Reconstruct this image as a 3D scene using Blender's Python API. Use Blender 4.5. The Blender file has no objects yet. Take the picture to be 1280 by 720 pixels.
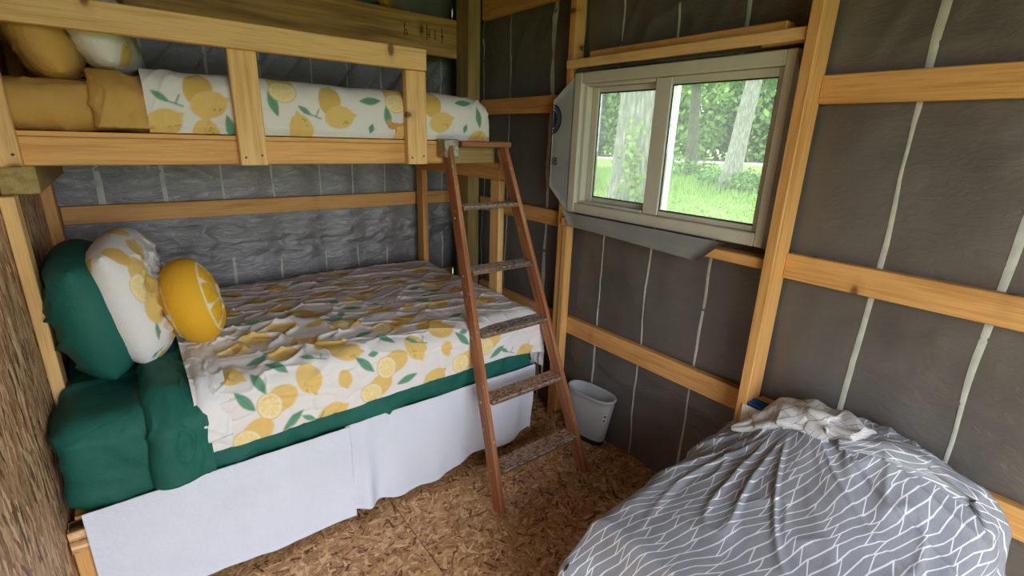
import bpy, bmesh, math, random
import numpy as np
from mathutils import Matrix, Vector

# ------------------------------------------------------------------ camera, world, light, exposure
scene = bpy.context.scene
col = scene.collection
PI = math.pi
cam_data = bpy.data.cameras.new('camera')
cam_data.sensor_width = 36.0
cam_data.lens = 605.06 / 1280 * 36.0
cam_data.clip_start = 0.02
cam_data.clip_end = 400
cam = bpy.data.objects.new('camera', cam_data)
col.objects.link(cam)
cam.matrix_world = Matrix(((0.790335, 0.157759, -0.592016, 0.0),
                           (-0.611914, 0.251401, -0.749906, 0.0),
                           (0.030529, 0.95494, 0.295226, 1.6),
                           (0, 0, 0, 1)))
scene.camera = cam

world = bpy.data.worlds.new('world')
scene.world = world
world.use_nodes = True
bg = world.node_tree.nodes['Background']
bg.inputs['Color'].default_value = (0.915, 0.95, 1.0, 1)
bg.inputs['Strength'].default_value = 1.0

scene.view_settings.view_transform = 'Standard'
scene.view_settings.look = 'None'
scene.view_settings.gamma = 1.0
scene.view_settings.use_curve_mapping = False
scene.view_settings.exposure = 3.36
scene.cycles.use_denoising = True
scene.cycles.max_bounces = 10
scene.cycles.diffuse_bounces = 6
scene.cycles.transparent_max_bounces = 16
scene.cycles.caustics_reflective = False
scene.cycles.caustics_refractive = False


def portal(name, loc, rot, sx, sy):
    l = bpy.data.lights.new(name, 'AREA')
    l.shape = 'RECTANGLE'
    l.size = sx
    l.size_y = sy
    l.energy = 1.0
    l.cycles.is_portal = True
    o = bpy.data.objects.new(name, l)
    col.objects.link(o)
    o.location = loc
    o.rotation_euler = rot
    return o


DOOR = (-0.30, 1.30, 0.0, 2.15)          # unseen doorway behind the camera, widened to let in daylight: x0, x1, z0, z1
YD = -1.20
portal('door_daylight', ((DOOR[0] + DOOR[1]) / 2, YD - 0.08, (DOOR[2] + DOOR[3]) / 2), (PI / 2, 0, 0), DOOR[1] - DOOR[0], DOOR[3] - DOOR[2])
portal('window_daylight', (2.02, 1.33, 1.575), (PI / 2, 0, PI / 2), 1.0, 0.64)

# ------------------------------------------------------------------ numpy noise
_tabs = {}


def vnoise(x, y, seed=0):
    if seed not in _tabs:
        _tabs[seed] = np.random.RandomState(seed).rand(257, 257)
    T = _tabs[seed]
    x = np.asarray(x, float) + 1000.0
    y = np.asarray(y, float) + 1000.0
    xi = np.floor(x).astype(int)
    yi = np.floor(y).astype(int)
    fx = x - xi
    fy = y - yi
    fx = fx * fx * fx * (fx * (fx * 6 - 15) + 10)
    fy = fy * fy * fy * (fy * (fy * 6 - 15) + 10)
    x0 = xi % 256
    y0 = yi % 256
    a = T[x0, y0]
    b = T[x0 + 1, y0]
    c = T[x0, y0 + 1]
    d = T[x0 + 1, y0 + 1]
    return (a * (1 - fx) + b * fx) * (1 - fy) + (c * (1 - fx) + d * fx) * fy - 0.5


def fbm(x, y, seed=0, oct=4):
    s = 0
    a = 1.0
    for i in range(oct):
        s = s + a * vnoise(x * 2 ** i, y * 2 ** i, seed + i)
        a *= 0.5
    return s


def ridge(x, y, seed=0):
    return 1 - np.abs(vnoise(x, y, seed)) * 2 * 2


def sst(e0, e1, x):
    t = np.clip((np.asarray(x, float) - e0) / (e1 - e0), 0, 1)
    return t * t * (3 - 2 * t)


# ------------------------------------------------------------------ material helpers
class NT:
    def __init__(self, name):
        self.m = bpy.data.materials.new(name)
        self.m.use_nodes = True
        self.t = self.m.node_tree
        self.bsdf = self.t.nodes['Principled BSDF']
        self.out = self.t.nodes['Material Output']

    def n(self, typ, **kw):
        nd = self.t.nodes.new(typ)
        for k, v in kw.items():
            setattr(nd, k, v)
        return nd

    def link(self, a, b):
        self.t.links.new(a, b)

    def put(self, sock, v):
        if isinstance(v, bpy.types.NodeSocket):
            self.link(v, sock)
        elif isinstance(v, (int, float)):
            sock.default_value = v
        else:
            if len(sock.default_value) == 4 and len(v) == 3:
                v = (*v, 1)
            sock.default_value = v

    def math(self, op, a, b=0.0, c=None, clamp=False):
        nd = self.n('ShaderNodeMath', operation=op)
        nd.use_clamp = clamp
        self.put(nd.inputs[0], a)
        self.put(nd.inputs[1], b)
        if c is not None:
            self.put(nd.inputs[2], c)
        return nd.outputs[0]

    def mix(self, f, a, b, mode='MIX'):
        nd = self.n('ShaderNodeMix', data_type='RGBA', blend_type=mode)
        self.put(nd.inputs[0], f)
        self.put(nd.inputs[6], a)
        self.put(nd.inputs[7], b)
        return nd.outputs[2]

    def coords(self, kind='Object', scale=(1, 1, 1), rot=(0, 0, 0), rand=False):
        tc = self.n('ShaderNodeTexCoord')
        v = tc.outputs[kind]
        if rand:
            oi = self.n('ShaderNodeObjectInfo')
            sc = self.n('ShaderNodeVectorMath', operation='SCALE')
            sc.inputs[0].default_value = (37.0, 11.0, 23.0)
            self.link(oi.outputs['Random'], sc.inputs['Scale'])
            ad = self.n('ShaderNodeVectorMath', operation='ADD')
            self.link(v, ad.inputs[0])
            self.link(sc.outputs[0], ad.inputs[1])
            v = ad.outputs[0]
        return self.mapv(v, scale, rot)

    def mapv(self, v, scale=(1, 1, 1), rot=(0, 0, 0), loc=(0, 0, 0)):
        mp = self.n('ShaderNodeMapping')
        mp.inputs['Scale'].default_value = scale
        mp.inputs['Rotation'].default_value = rot
        mp.inputs['Location'].default_value = loc
        self.link(v, mp.inputs['Vector'])
        return mp.outputs[0]

    def noise(self, v, scale, detail=3.0, rough=0.5, dist=0.0):
        nd = self.n('ShaderNodeTexNoise')
        self.link(v, nd.inputs['Vector'])
        nd.inputs['Scale'].default_value = scale
        nd.inputs['Detail'].default_value = detail
        nd.inputs['Roughness'].default_value = rough
        nd.inputs['Distortion'].default_value = dist
        return nd.outputs['Fac']

    def voro(self, v, scale, feature='F1', rnd=1.0, out='Distance'):
        nd = self.n('ShaderNodeTexVoronoi', feature=feature)
        self.link(v, nd.inputs['Vector'])
        nd.inputs['Scale'].default_value = scale
        nd.inputs['Randomness'].default_value = rnd
        return nd.outputs[out] if out else nd

    def ramp(self, f, stops):
        nd = self.n('ShaderNodeValToRGB')
        e = nd.color_ramp.elements
        while len(e) < len(stops):
            e.new(0.5)
        for i, (p, c) in enumerate(stops):
            e[i].position = p
            e[i].color = (*c, 1) if len(c) == 3 else c
        self.put(nd.inputs[0], f)
        return nd.outputs[0]

    def fade(self, f, a, b):
        nd = self.n('ShaderNodeMapRange')
        self.put(nd.inputs[0], f)
        nd.inputs[1].default_value = a
        nd.inputs[2].default_value = b
        nd.inputs[3].default_value = 0
        nd.inputs[4].default_value = 1
        return nd.outputs[0]

    def bump(self, h, strength=0.3, dist=0.01):
        nd = self.n('ShaderNodeBump')
        nd.inputs['Strength'].default_value = strength
        nd.inputs['Distance'].default_value = dist
        self.put(nd.inputs['Height'], h)
        self.link(nd.outputs[0], self.bsdf.inputs['Normal'])

    def done(self, color=None, rough=0.6, spec=0.4, **kw):
        if color is not None:
            self.put(self.bsdf.inputs['Base Color'], color)
        self.put(self.bsdf.inputs['Roughness'], rough)
        self.bsdf.inputs['Specular IOR Level'].default_value = spec
        for k, v in kw.items():
            self.put(self.bsdf.inputs[k], v)
        return self.m


def wood(name, light, dark, knotc=(0.10, 0.035, 0.012), grain=1.0, rough=0.62, knot=0.72, spec=0.3):
    t = NT(name)
    v = t.coords('Object', (1, 1, 1), rand=True)
    big = t.noise(t.mapv(v, (0.9, 9, 9)), 2.2, 3, 0.5, 0.6)
    band = t.noise(t.mapv(v, (1.2, 40, 40)), 2.0, 2, 0.5, 0.4)
    fine = t.noise(t.mapv(v, (8, 260, 260)), 1.0, 2)
    f = t.math('ADD', t.math('MULTIPLY', big, 0.75), t.math('MULTIPLY', band, 0.35 * grain))
    base = t.ramp(f, [(0.36, dark), (0.52, tuple((a + b) / 2 for a, b in zip(light, dark))), (0.66, light)])
    base = t.mix(t.math('MULTIPLY', t.fade(fine, 0.50, 0.72), 0.22 * grain), base, tuple(c * 0.55 for c in dark))
    vo = t.voro(t.mapv(v, (1, 0.5, 0.5)), 6.5, out=None)
    keep = t.n('ShaderNodeSeparateColor')
    t.link(vo.outputs['Color'], keep.inputs[0])
    k = t.math('MULTIPLY', t.math('SUBTRACT', 1.0, t.fade(vo.outputs['Distance'], 0.06, 0.105)), t.math('LESS_THAN', keep.outputs[0], knot))
    halo = t.math('MULTIPLY', t.math('SUBTRACT', 1.0, t.fade(vo.outputs['Distance'], 0.07, 0.22)), t.math('LESS_THAN', keep.outputs[0], knot))
    base = t.mix(t.math('MULTIPLY', halo, 0.35), base, tuple(c * 0.62 for c in dark))
    base = t.mix(t.math('MULTIPLY', k, 0.8), base, knotc)
    t.bump(t.math('ADD', fine, t.math('MULTIPLY', band, 0.5)), 0.25, 0.002)
    return t.done(base, rough, spec)


def osb(name, cols, scale=1.0, coords='Object', rot=(0, 0, 0), aniso=(4.2, 19), bump=0.35, vert=False):
    """flakes: several rotated layers of stretched cells, the topmost flake wins"""
    t = NT(name)
    v = t.coords('Object', (scale, scale, scale), rot)
    if vert:                         # wall sheets: strands run up and down, so swap the object's axes
        sx = t.n('ShaderNodeSeparateXYZ')
        t.link(v, sx.inputs[0])
        cb = t.n('ShaderNodeCombineXYZ')
        t.link(sx.outputs[2], cb.inputs[0])
        t.link(sx.outputs[0], cb.inputs[1])
        v = cb.outputs[0]
    best_h = None
    best_c = None
    best_e = None
    angs = [5, 34, -31, 64, -68, 92] if not vert else [0, 10, -11, 22, -20, 4]
    wob = t.n('ShaderNodeTexNoise')
    t.link(v, wob.inputs['Vector'])
    wob.inputs['Scale'].default_value = 9
    wsub = t.n('ShaderNodeVectorMath', operation='SUBTRACT')
    t.link(wob.outputs['Color'], wsub.inputs[0])
    wsub.inputs[1].default_value = (0.5, 0.5, 0.5)
    wsc = t.n('ShaderNodeVectorMath', operation='SCALE')
    t.link(wsub.outputs[0], wsc.inputs[0])
    wsc.inputs['Scale'].default_value = 0.03
    wad = t.n('ShaderNodeVectorMath', operation='ADD')
    t.link(v, wad.inputs[0])
    t.link(wsc.outputs[0], wad.inputs[1])
    v = wad.outputs[0]
    for i, a in enumerate(angs):
        vv = t.mapv(t.mapv(v, (1, 1, 1), (0, 0, math.radians(a)), (i * 3.7, i * 1.9, 0)), (aniso[0], aniso[1], 0.01))
        vo = t.voro(vv, 1.9, out=None)
        sc = t.n('ShaderNodeSeparateColor')
        t.link(vo.outputs['Color'], sc.inputs[0])
        h = sc.outputs[0]
        if best_h is None:
            best_h, best_c = h, sc.outputs[1]
        else:
            gt = t.math('GREATER_THAN', h, best_h)
            mc = t.n('ShaderNodeMix', data_type='FLOAT')
            t.put(mc.inputs[0], gt)
            t.put(mc.inputs[2], best_c)
            t.put(mc.inputs[3], sc.outputs[1])
            best_c = mc.outputs[0]
            best_h = t.math('MAXIMUM', h, best_h)
    streak = t.noise(t.mapv(v, (30, 30, 30)), 3.0, 3)
    f = t.math('ADD', best_c, t.math('MULTIPLY', t.math('SUBTRACT', streak, 0.5), 0.5))
    n = len(cols)
    c = t.ramp(f, [(OSB_POS[i], cc) for i, cc in enumerate(cols)])
    t.bump(t.math('ADD', best_h, t.math('MULTIPLY', streak, 0.3)), bump, 0.004)
    return t.done(c, 0.6, 0.3)


def cloth(name, color, rough=0.8, weave=900, spec=0.15, var=0.12, sheen=0.0, attr=None):
    t = NT(name)
    v = t.coords('Object')
    w = t.noise(t.mapv(v, (1, 1, 1)), weave, 1)
    if attr:
        a = t.n('ShaderNodeVertexColor')
        a.layer_name = attr
        c = a.outputs['Color']
    else:
        c = t.mix(t.fade(t.noise(v, 5.0, 4), 0.3, 0.7), tuple(x * (1 - var) for x in color), tuple(min(1, x * (1 + var)) for x in color))
    cr = t.noise(v, 26.0, 4, 0.6, 0.8)
    t.bump(t.math('ADD', t.math('MULTIPLY', w, 0.2), t.math('ADD', cr, t.math('MULTIPLY', t.noise(v, 11.0, 3, 0.5, 1.5), 1.2))), 0.38, 0.009)
    t.bsdf.inputs['Sheen Weight'].default_value = sheen
    return t.done(c, rough, spec)


def plain(name, color, rough=0.5, spec=0.4, metallic=0.0, var=0.1, scale=30):
    t = NT(name)
    v = t.coords('Object')
    f = t.noise(v, scale, 3)
    c = t.mix(t.fade(f, 0.3, 0.7), tuple(x * (1 - var) for x in color), tuple(min(1, x * (1 + var)) for x in color))
    return t.done(c, rough, spec, Metallic=metallic)


M = {}
M['pine'] = wood('pine_orange', (0.69, 0.375, 0.132), (0.48, 0.220, 0.060), grain=1.5)
M['pine_lit'] = wood('lit_pine', (0.78, 0.50, 0.22), (0.57, 0.315, 0.11), grain=1.5)  # same pine in a paler copy, daylight on the guard rail put into its colour
M['pine_dark'] = wood('pine_brown', (0.42, 0.23, 0.085), (0.24, 0.115, 0.04))
M['treated'] = wood('treated_pine', (0.40, 0.29, 0.12), (0.25, 0.165, 0.06))
M['beam'] = wood('two_tone_pine', (0.66, 0.37, 0.13), (0.27, 0.135, 0.05))
M['roofwood'] = wood('roof_timber', (0.20, 0.13, 0.06), (0.11, 0.07, 0.03))
M['ladder'] = wood('stained_ladder_wood', (0.36, 0.14, 0.06), (0.20, 0.075, 0.032), (0.05, 0.02, 0.01), rough=0.5, knot=0.1)
OSB_POS = [0.0, 0.16, 0.42, 0.72, 0.98]
M['osb_floor'] = osb('osb_floor', [(0.13, 0.054, 0.023), (0.38, 0.188, 0.085), (0.50, 0.265, 0.122), (0.60, 0.34, 0.166), (0.82, 0.56, 0.31)], aniso=(12, 48))
M['osb_wall'] = osb('osb_wall', [(0.10, 0.045, 0.022), (0.27, 0.145, 0.075), (0.44, 0.26, 0.145), (0.56, 0.36, 0.21), (0.80, 0.58, 0.37)], vert=True, aniso=(7.0, 38), bump=0.9)


def tread_mat():
    t = NT('worn_tread')
    v = t.coords('Object', rand=True)
    g = t.noise(t.mapv(v, (4, 120, 120)), 1.0, 2)
    base = t.ramp(g, [(0.3, (0.06, 0.035, 0.022)), (0.7, (0.20, 0.095, 0.048))])
    paint = t.noise(t.mapv(v, (60, 160, 60)), 1.0, 5, 0.7)
    tc = t.n('ShaderNodeNewGeometry')
    sx = t.n('ShaderNodeSeparateXYZ')
    t.link(tc.outputs['Normal'], sx.inputs[0])
    up = t.fade(sx.outputs[2], 0.5, 0.9)
    sp = t.math('MULTIPLY', t.fade(paint, 0.445, 0.53), t.math('ADD', t.math('MULTIPLY', up, 0.72), 0.12))
    c = t.mix(sp, base, (0.62, 0.58, 0.53))
    t.bump(t.math('ADD', g, paint), 0.4, 0.003)
    return t.done(c, 0.6, 0.3)


M['tread'] = tread_mat()


def rail_mat():
    t = NT('ladder_rail_wood')
    v = t.coords('Object', rand=True)
    g = t.noise(t.mapv(v, (3, 70, 70)), 1.0, 3, 0.5, 0.5)
    base = t.ramp(g, [(0.32, (0.20, 0.072, 0.030)), (0.6, (0.37, 0.148, 0.064)), (0.75, (0.50, 0.24, 0.11))])
    sp = t.fade(t.noise(t.mapv(v, (34, 60, 60)), 1.0, 4, 0.65), 0.655, 0.69)
    c = t.mix(t.math('MULTIPLY', sp, 0.85), base, (0.62, 0.58, 0.52))
    t.bump(g, 0.25, 0.002)
    return t.done(c, 0.5, 0.35)


M['rail'] = rail_mat()


def insul(name, c0, c1, rough=0.38, wr=1.0, spec=0.5, metal=0.0):
    t = NT(name)
    v = t.coords('Object')
    f = t.noise(v, 2.5, 5, 0.6)
    c = t.ramp(f, [(0.3, c0), (0.7, c1)])
    crinkle = t.noise(t.mapv(v, (6, 6, 14)), 2.2, 6, 0.62, 1.2)
    micro = t.noise(v, 70, 3, 0.6)
    t.bump(t.math('ADD', crinkle, t.math('MULTIPLY', micro, 0.12)), 0.5 * wr, 0.03)
    r = t.math('ADD', rough, t.math('MULTIPLY', t.math('SUBTRACT', micro, 0.5), 0.25))
    return t.done(c, r, spec, Metallic=metal)


M['insul_r'] = insul('grey_insulation_sheet', (0.125, 0.116, 0.110), (0.175, 0.164, 0.157), 0.40, 0.40, 0.5, 0.30)
M['insul_b'] = insul('grey_insulation_sheen', (0.22, 0.216, 0.224), (0.32, 0.315, 0.325), 0.50, 0.75, 0.5, 0.5)  # same sheet, base brightened and part metallic for the silvery sheen from the door
M['tape'] = plain('pale_seam', (0.48, 0.50, 0.46), 0.5, 0.3, var=0.22, scale=12)
M['film'] = plain('grey_flashing_film', (0.25, 0.255, 0.26), 0.35, 0.5, var=0.12, scale=6)
M['film_dark'] = plain('dark_flashing_film', (0.05, 0.045, 0.04), 0.35, 0.5, var=0.3, scale=12)
M['blue_print'] = plain('dark_blue_print', (0.012, 0.022, 0.07), 0.5)
M['grey_print'] = plain('pale_print', (0.26, 0.28, 0.32), 0.5)
M['ink'] = plain('lumber_ink', (0.03, 0.015, 0.01), 0.7)
M['vinyl'] = plain('window_vinyl', (0.56, 0.55, 0.47), 0.4, 0.4, var=0.06, scale=8)
M['vinyl_out'] = plain('outer_vinyl', (0.80, 0.86, 0.88), 0.4, 0.4, var=0.03)
M['gasket'] = plain('black_gasket', (0.02, 0.022, 0.022), 0.5)
M['green'] = cloth('green_sheet', (0.012, 0.105, 0.084), 0.62, 700, 0.25, 0.10, 0.0)
M['mustard'] = cloth('mustard_sheet', (0.52, 0.30, 0.085), 0.65, 700, 0.25, 0.08)
M['white'] = cloth('white_sheet', (0.72, 0.72, 0.75), 0.8, 800, 0.15, 0.02)
M['skirt'] = cloth('white_bed_skirt', (0.61, 0.655, 0.76), 0.85, 500, 0.12, 0.03)
M['lemon'] = cloth('lemon_print_cotton', (1, 1, 1), 0.75, 800, 0.15, attr='print')
M['steel'] = plain('worn_steel', (0.33, 0.30, 0.24), 0.45, 0.5, 0.8, var=0.35, scale=60)
M['screw'] = plain('dark_screw', (0.05, 0.04, 0.035), 0.5, 0.5, 0.5)
M['black'] = plain('black_rubber', (0.014, 0.014, 0.016), 0.45)
M['plate'] = plain('white_outlet_plate', (0.80, 0.79, 0.77), 0.35, 0.5, var=0.03)
M['bluebox'] = plain('blue_electrical_box', (0.01, 0.10, 0.42), 0.45, 0.4, var=0.3)
M['sticker'] = plain('white_sticker', (0.75, 0.80, 0.80), 0.4)
M['sticker_ink'] = plain('sticker_ink', (0.03, 0.14, 0.16), 0.5)
M['eyelet'] = plain('brown_eyelet', (0.10, 0.05, 0.03), 0.6)


def glass_mat():
    t = NT('window_glass')
    t.t.nodes.remove(t.bsdf)
    tr = t.n('ShaderNodeBsdfTransparent')
    tr.inputs[0].default_value = (0.84, 0.88, 0.84, 1)
    gl = t.n('ShaderNodeBsdfGlossy')
    gl.inputs['Roughness'].default_value = 0.02
    fr = t.n('ShaderNodeFresnel')
    fr.inputs[0].default_value = 1.45
    mx = t.n('ShaderNodeMixShader')
    t.link(fr.outputs[0], mx.inputs[0])
    t.link(tr.outputs[0], mx.inputs[1])
    t.link(gl.outputs[0], mx.inputs[2])
    # translucent layer that puts a milky haze over the view outside
    df = t.n('ShaderNodeBsdfTranslucent')
    df.inputs[0].default_value = (0.9, 0.95, 0.9, 1)
    m2 = t.n('ShaderNodeMixShader')
    m2.inputs[0].default_value = 0.045
    t.link(mx.outputs[0], m2.inputs[1])
    t.link(df.outputs[0], m2.inputs[2])
    t.link(m2.outputs[0], t.out.inputs[0])
    return t.m


M['glass'] = glass_mat()


def frosted():
    t = NT('frosted_plastic')
    t.bsdf.inputs['Base Color'].default_value = (0.78, 0.80, 0.84, 1)
    t.bsdf.inputs['Roughness'].default_value = 0.35
    tr = t.n('ShaderNodeBsdfTransparent')
    tr.inputs[0].default_value = (0.82, 0.85, 0.88, 1)
    tl = t.n('ShaderNodeBsdfTranslucent')
    tl.inputs[0].default_value = (0.85, 0.88, 0.92, 1)
    a = t.n('ShaderNodeMixShader')
    a.inputs[0].default_value = 0.45
    t.link(t.bsdf.outputs[0], a.inputs[1])
    t.link(tl.outputs[0], a.inputs[2])
    b = t.n('ShaderNodeMixShader')
    f = t.noise(t.coords('Object'), 20, 2)
    t.put(b.inputs[0], t.math('ADD', 0.24, t.math('MULTIPLY', f, 0.10)))
    t.link(a.outputs[0], b.inputs[1])
    t.link(tr.outputs[0], b.inputs[2])
    t.link(b.outputs[0], t.out.inputs[0])
    return t.m


M['frosted'] = frosted()


def blanket_mat(name, base, line, w=0.0018):
    """irregular net of long slanted lines joined by short cross strokes, on the cloth's own UVs (metres)"""
    t = NT(name)
    tc = t.n('ShaderNodeTexCoord')
    s = t.n('ShaderNodeSeparateXYZ')
    t.link(tc.outputs['UV'], s.inputs[0])
    a, b = s.outputs[0], s.outputs[1]
    th = math.radians(21)
    p = t.math('ADD', t.math('MULTIPLY', a, math.cos(th)), t.math('MULTIPLY', b, math.sin(th)))
    q0 = t.math('ADD', t.math('MULTIPLY', a, -math.sin(th)), t.math('MULTIPLY', b, math.cos(th)))
    # kinked long lines
    kink = t.math('PINGPONG', t.math('ADD', p, t.math('MULTIPLY', q0, 0.6)), 0.085)
    kink2 = t.math('PINGPONG', t.math('ADD', t.math('MULTIPLY', p, 0.7), t.math('MULTIPLY', q0, -0.9)), 0.13)
    q = t.math('ADD', q0, t.math('ADD', t.math('MULTIPLY', kink, 0.10), t.math('MULTIPLY', kink2, -0.16)))
    W = 0.0275
    qr = t.math('DIVIDE', q, W)
    row = t.math('FLOOR', qr)
    fr = t.math('SUBTRACT', qr, row)
    dq = t.math('MULTIPLY', t.math('SUBTRACT', 0.5, t.math('ABSOLUTE', t.math('SUBTRACT', fr, 0.5))), W)
    wn = t.n('ShaderNodeTexWhiteNoise', noise_dimensions='1D')
    t.link(row, wn.inputs['W'])
    r1 = wn.outputs['Value']
    wn2 = t.n('ShaderNodeTexWhiteNoise', noise_dimensions='1D')
    t.link(t.math('ADD', row, 57.3), wn2.inputs['W'])
    r2 = wn2.outputs['Value']
    # cross strokes, slope differs row by row
    L = t.math('ADD', 0.095, t.math('MULTIPLY', r2, 0.09))
    slope = t.math('ADD', t.math('MULTIPLY', r2, 0.035), 0.042)
    cc = t.math('DIVIDE', t.math('ADD', t.math('ADD', p, t.math('MULTIPLY', fr, slope)), t.math('MULTIPLY', r1, 3.1)), L)
    fc = t.math('FRACT', cc)
    dc = t.math('MULTIPLY', t.math('MULTIPLY', t.math('SUBTRACT', 0.5, t.math('ABSOLUTE', t.math('SUBTRACT', fc, 0.5))), L), 0.58)
    d = t.math('MINIMUM', dq, dc)
    line_f = t.math('SUBTRACT', 1.0, t.fade(d, w * 0.75, w * 1.25))
    v = t.mapv(tc.outputs['UV'], (40, 900, 1))
    heather = t.noise(v, 1.0, 2)
    basec = t.mix(t.fade(heather, 0.3, 0.7), tuple(x * 0.82 for x in base), tuple(x * 1.15 for x in base))
    c = t.mix(line_f, basec, line)
    oc = t.coords('Object')
    t.bump(t.math('ADD', t.noise(oc, 22, 4, 0.6, 0.6), t.math('MULTIPLY', heather, 0.1)), 0.25, 0.008)
    t.bsdf.inputs['Sheen Weight'].default_value = 0.1
    return t.done(c, 0.75, 0.2)


M['blanket'] = blanket_mat('grey_line_blanket', (0.27, 0.29, 0.345), (0.74, 0.76, 0.80))
M['blanket_back'] = blanket_mat('pale_line_blanket_back', (0.62, 0.62, 0.645), (0.26, 0.265, 0.29), 0.0013)


def bark(name, c0, c1, sc=1.0):
    t = NT(name)
    v = t.coords('Object')
    f = t.noise(t.mapv(v, (14 * sc, 14 * sc, 2.2 * sc)), 1.6, 5, 0.65, 0.6)
    vo = t.voro(t.mapv(v, (9 * sc, 9 * sc, 1.6 * sc)), 1.6, 'DISTANCE_TO_EDGE')
    ff = t.math('ADD', t.math('MULTIPLY', f, 0.7), t.math('MULTIPLY', vo, 0.6))
    c = t.ramp(ff, [(0.25, c0), (0.65, c1)])
    t.bump(ff, 0.8, 0.05)
    return t.done(c, 0.9, 0.1)


def leafmat(name, c0, c1):
    t = NT(name)
    oi = t.n('ShaderNodeNewGeometry')
    f = oi.outputs['Random Per Island']
    c = t.ramp(f, [(0.0, c0), (1.0, c1)])
    tl = t.n('ShaderNodeBsdfTranslucent')
    t.link(c, tl.inputs[0])
    mx = t.n('ShaderNodeMixShader')
    mx.inputs[0].default_value = 0.45
    t.put(t.bsdf.inputs['Base Color'], c)
    t.bsdf.inputs['Roughness'].default_value = 0.6
    t.link(t.bsdf.outputs[0], mx.inputs[1])
    t.link(tl.outputs[0], mx.inputs[2])
    t.link(mx.outputs[0], t.out.inputs[0])
    return t.m


M['bark_pale'] = bark('pale_grey_bark', (0.075, 0.075, 0.062), (0.24, 0.235, 0.205))
M['bark_dark'] = bark('dark_bark', (0.03, 0.03, 0.022), (0.10, 0.095, 0.07), 0.7)
M['leaf_a'] = leafmat('leaf_mid_green', (0.04, 0.10, 0.025), (0.14, 0.26, 0.075))
M['leaf_b'] = leafmat('leaf_bright_green', (0.08, 0.165, 0.035), (0.22, 0.36, 0.10))
M['leaf_c'] = leafmat('leaf_deep_green', (0.03, 0.065, 0.02), (0.10, 0.17, 0.055))
M['ivy'] = leafmat('leaf_ivy', (0.11, 0.19, 0.05), (0.25, 0.35, 0.13))
M['grassblade'] = leafmat('grass_blade', (0.10, 0.185, 0.04), (0.23, 0.34, 0.095))


def lawn():
    t = NT('lawn')
    v = t.coords('Object')
    f = t.noise(v, 0.35, 6, 0.65)
    g = t.noise(v, 6.0, 4, 0.7)
    c = t.ramp(t.math('ADD', t.math('MULTIPLY', f, 0.6), t.math('MULTIPLY', g, 0.4)), [(0.3, (0.07, 0.12, 0.03)), (0.5, (0.15, 0.235, 0.06)), (0.7, (0.29, 0.36, 0.11))])
    return t.done(c, 0.9, 0.1)


M['lawn'] = lawn()
M['road'] = plain('pale_gravel_road', (0.62, 0.58, 0.56), 0.9, 0.1, var=0.1, scale=2)
M['siding'] = plain('white_metal_siding', (0.55, 0.57, 0.55), 0.5, 0.4, var=0.05, scale=3)


# ------------------------------------------------------------------ object helpers
def tag(o, label=None, cat=None, group=None, kind=None):
    if label:
        o['label'] = label
    if cat:
        o['category'] = cat
    if group:
        o['group'] = group
    if kind:
        o['kind'] = kind
    return o


def empty(name, loc=(0, 0, 0)):
    o = bpy.data.objects.new(name, None)
    o.empty_display_size = 0.1
    col.objects.link(o)
    o.location = loc
    return o


def wmat(o):
    m = o.matrix_basis.copy()
    if o.parent is not None:
        m = wmat(o.parent) @ o.matrix_parent_inverse @ m
    return m


def setorg(o, org, parent):
    """place o at a world point, whatever way its parent is turned"""
    o.location = Vector([float(c) for c in org])
    if parent is not None:
        o.parent = parent
        o.matrix_parent_inverse = wmat(parent).inverted()


def mesh(name, verts, faces, mat, parent=None, org=None, smooth=True, colors=None, uvs=None):
    """verts in world space; the object's origin sits at the bottom centre of its box"""
    V = np.asarray(verts, float)
    if org is None:
        lo, hi = V.min(0), V.max(0)
        org = np.array([(lo[0] + hi[0]) / 2, (lo[1] + hi[1]) / 2, lo[2]])
    me = bpy.data.meshes.new(name)
    F = faces
    me.from_pydata((V - np.asarray(org)).tolist(), [], F if isinstance(F, list) else F.tolist())
    me.update()
    if smooth:
        me.polygons.foreach_set('use_smooth', np.ones(len(me.polygons), bool))
    if colors is not None:
        ca = me.color_attributes.new('print', 'FLOAT_COLOR', 'POINT')
        C4 = np.ones((len(V), 4), np.float32)
        C4[:, :3] = colors
        ca.data.foreach_set('color', C4.ravel())
    if uvs is not None:
        ul = me.uv_layers.new(name='cloth')
        li = np.empty(len(me.loops), np.int32)
        me.loops.foreach_get('vertex_index', li)
        ul.data.foreach_set('uv', np.asarray(uvs, np.float32)[li].ravel())
    me.materials.append(mat)
    o = bpy.data.objects.new(name, me)
    col.objects.link(o)
    setorg(o, org, parent)
    return o


def grid_faces(n, m, mask=None, flip=False):
    i, j = np.meshgrid(np.arange(n - 1), np.arange(m - 1), indexing='ij')
    a = i * m + j
    f = np.stack([a, a + m, a + m + 1, a + 1], -1)
    if flip:
        f = f[..., ::-1]
    if mask is not None:
        return f[mask].reshape(-1, 4)
    return f.reshape(-1, 4)


_bcache = {}


def bevel_box(L, W, T, bev):
    key = (round(L, 4), round(W, 4), round(T, 4), round(bev, 4))
    if key in _bcache:
        return _bcache[key]
    bm = bmesh.new()
    bmesh.ops.create_cube(bm, size=1.0)
    for v in bm.verts:
        v.co.x *= L
        v.co.y *= W
        v.co.z *= T
    if bev > 0:
        bmesh.ops.bevel(bm, geom=list(bm.edges), offset=min(bev, 0.3 * min(L, W, T)), segments=1, affect='EDGES')
    me = bpy.data.meshes.new('board')
    bm.to_mesh(me)
    bm.free()
    _bcache[key] = me
    return me


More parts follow.
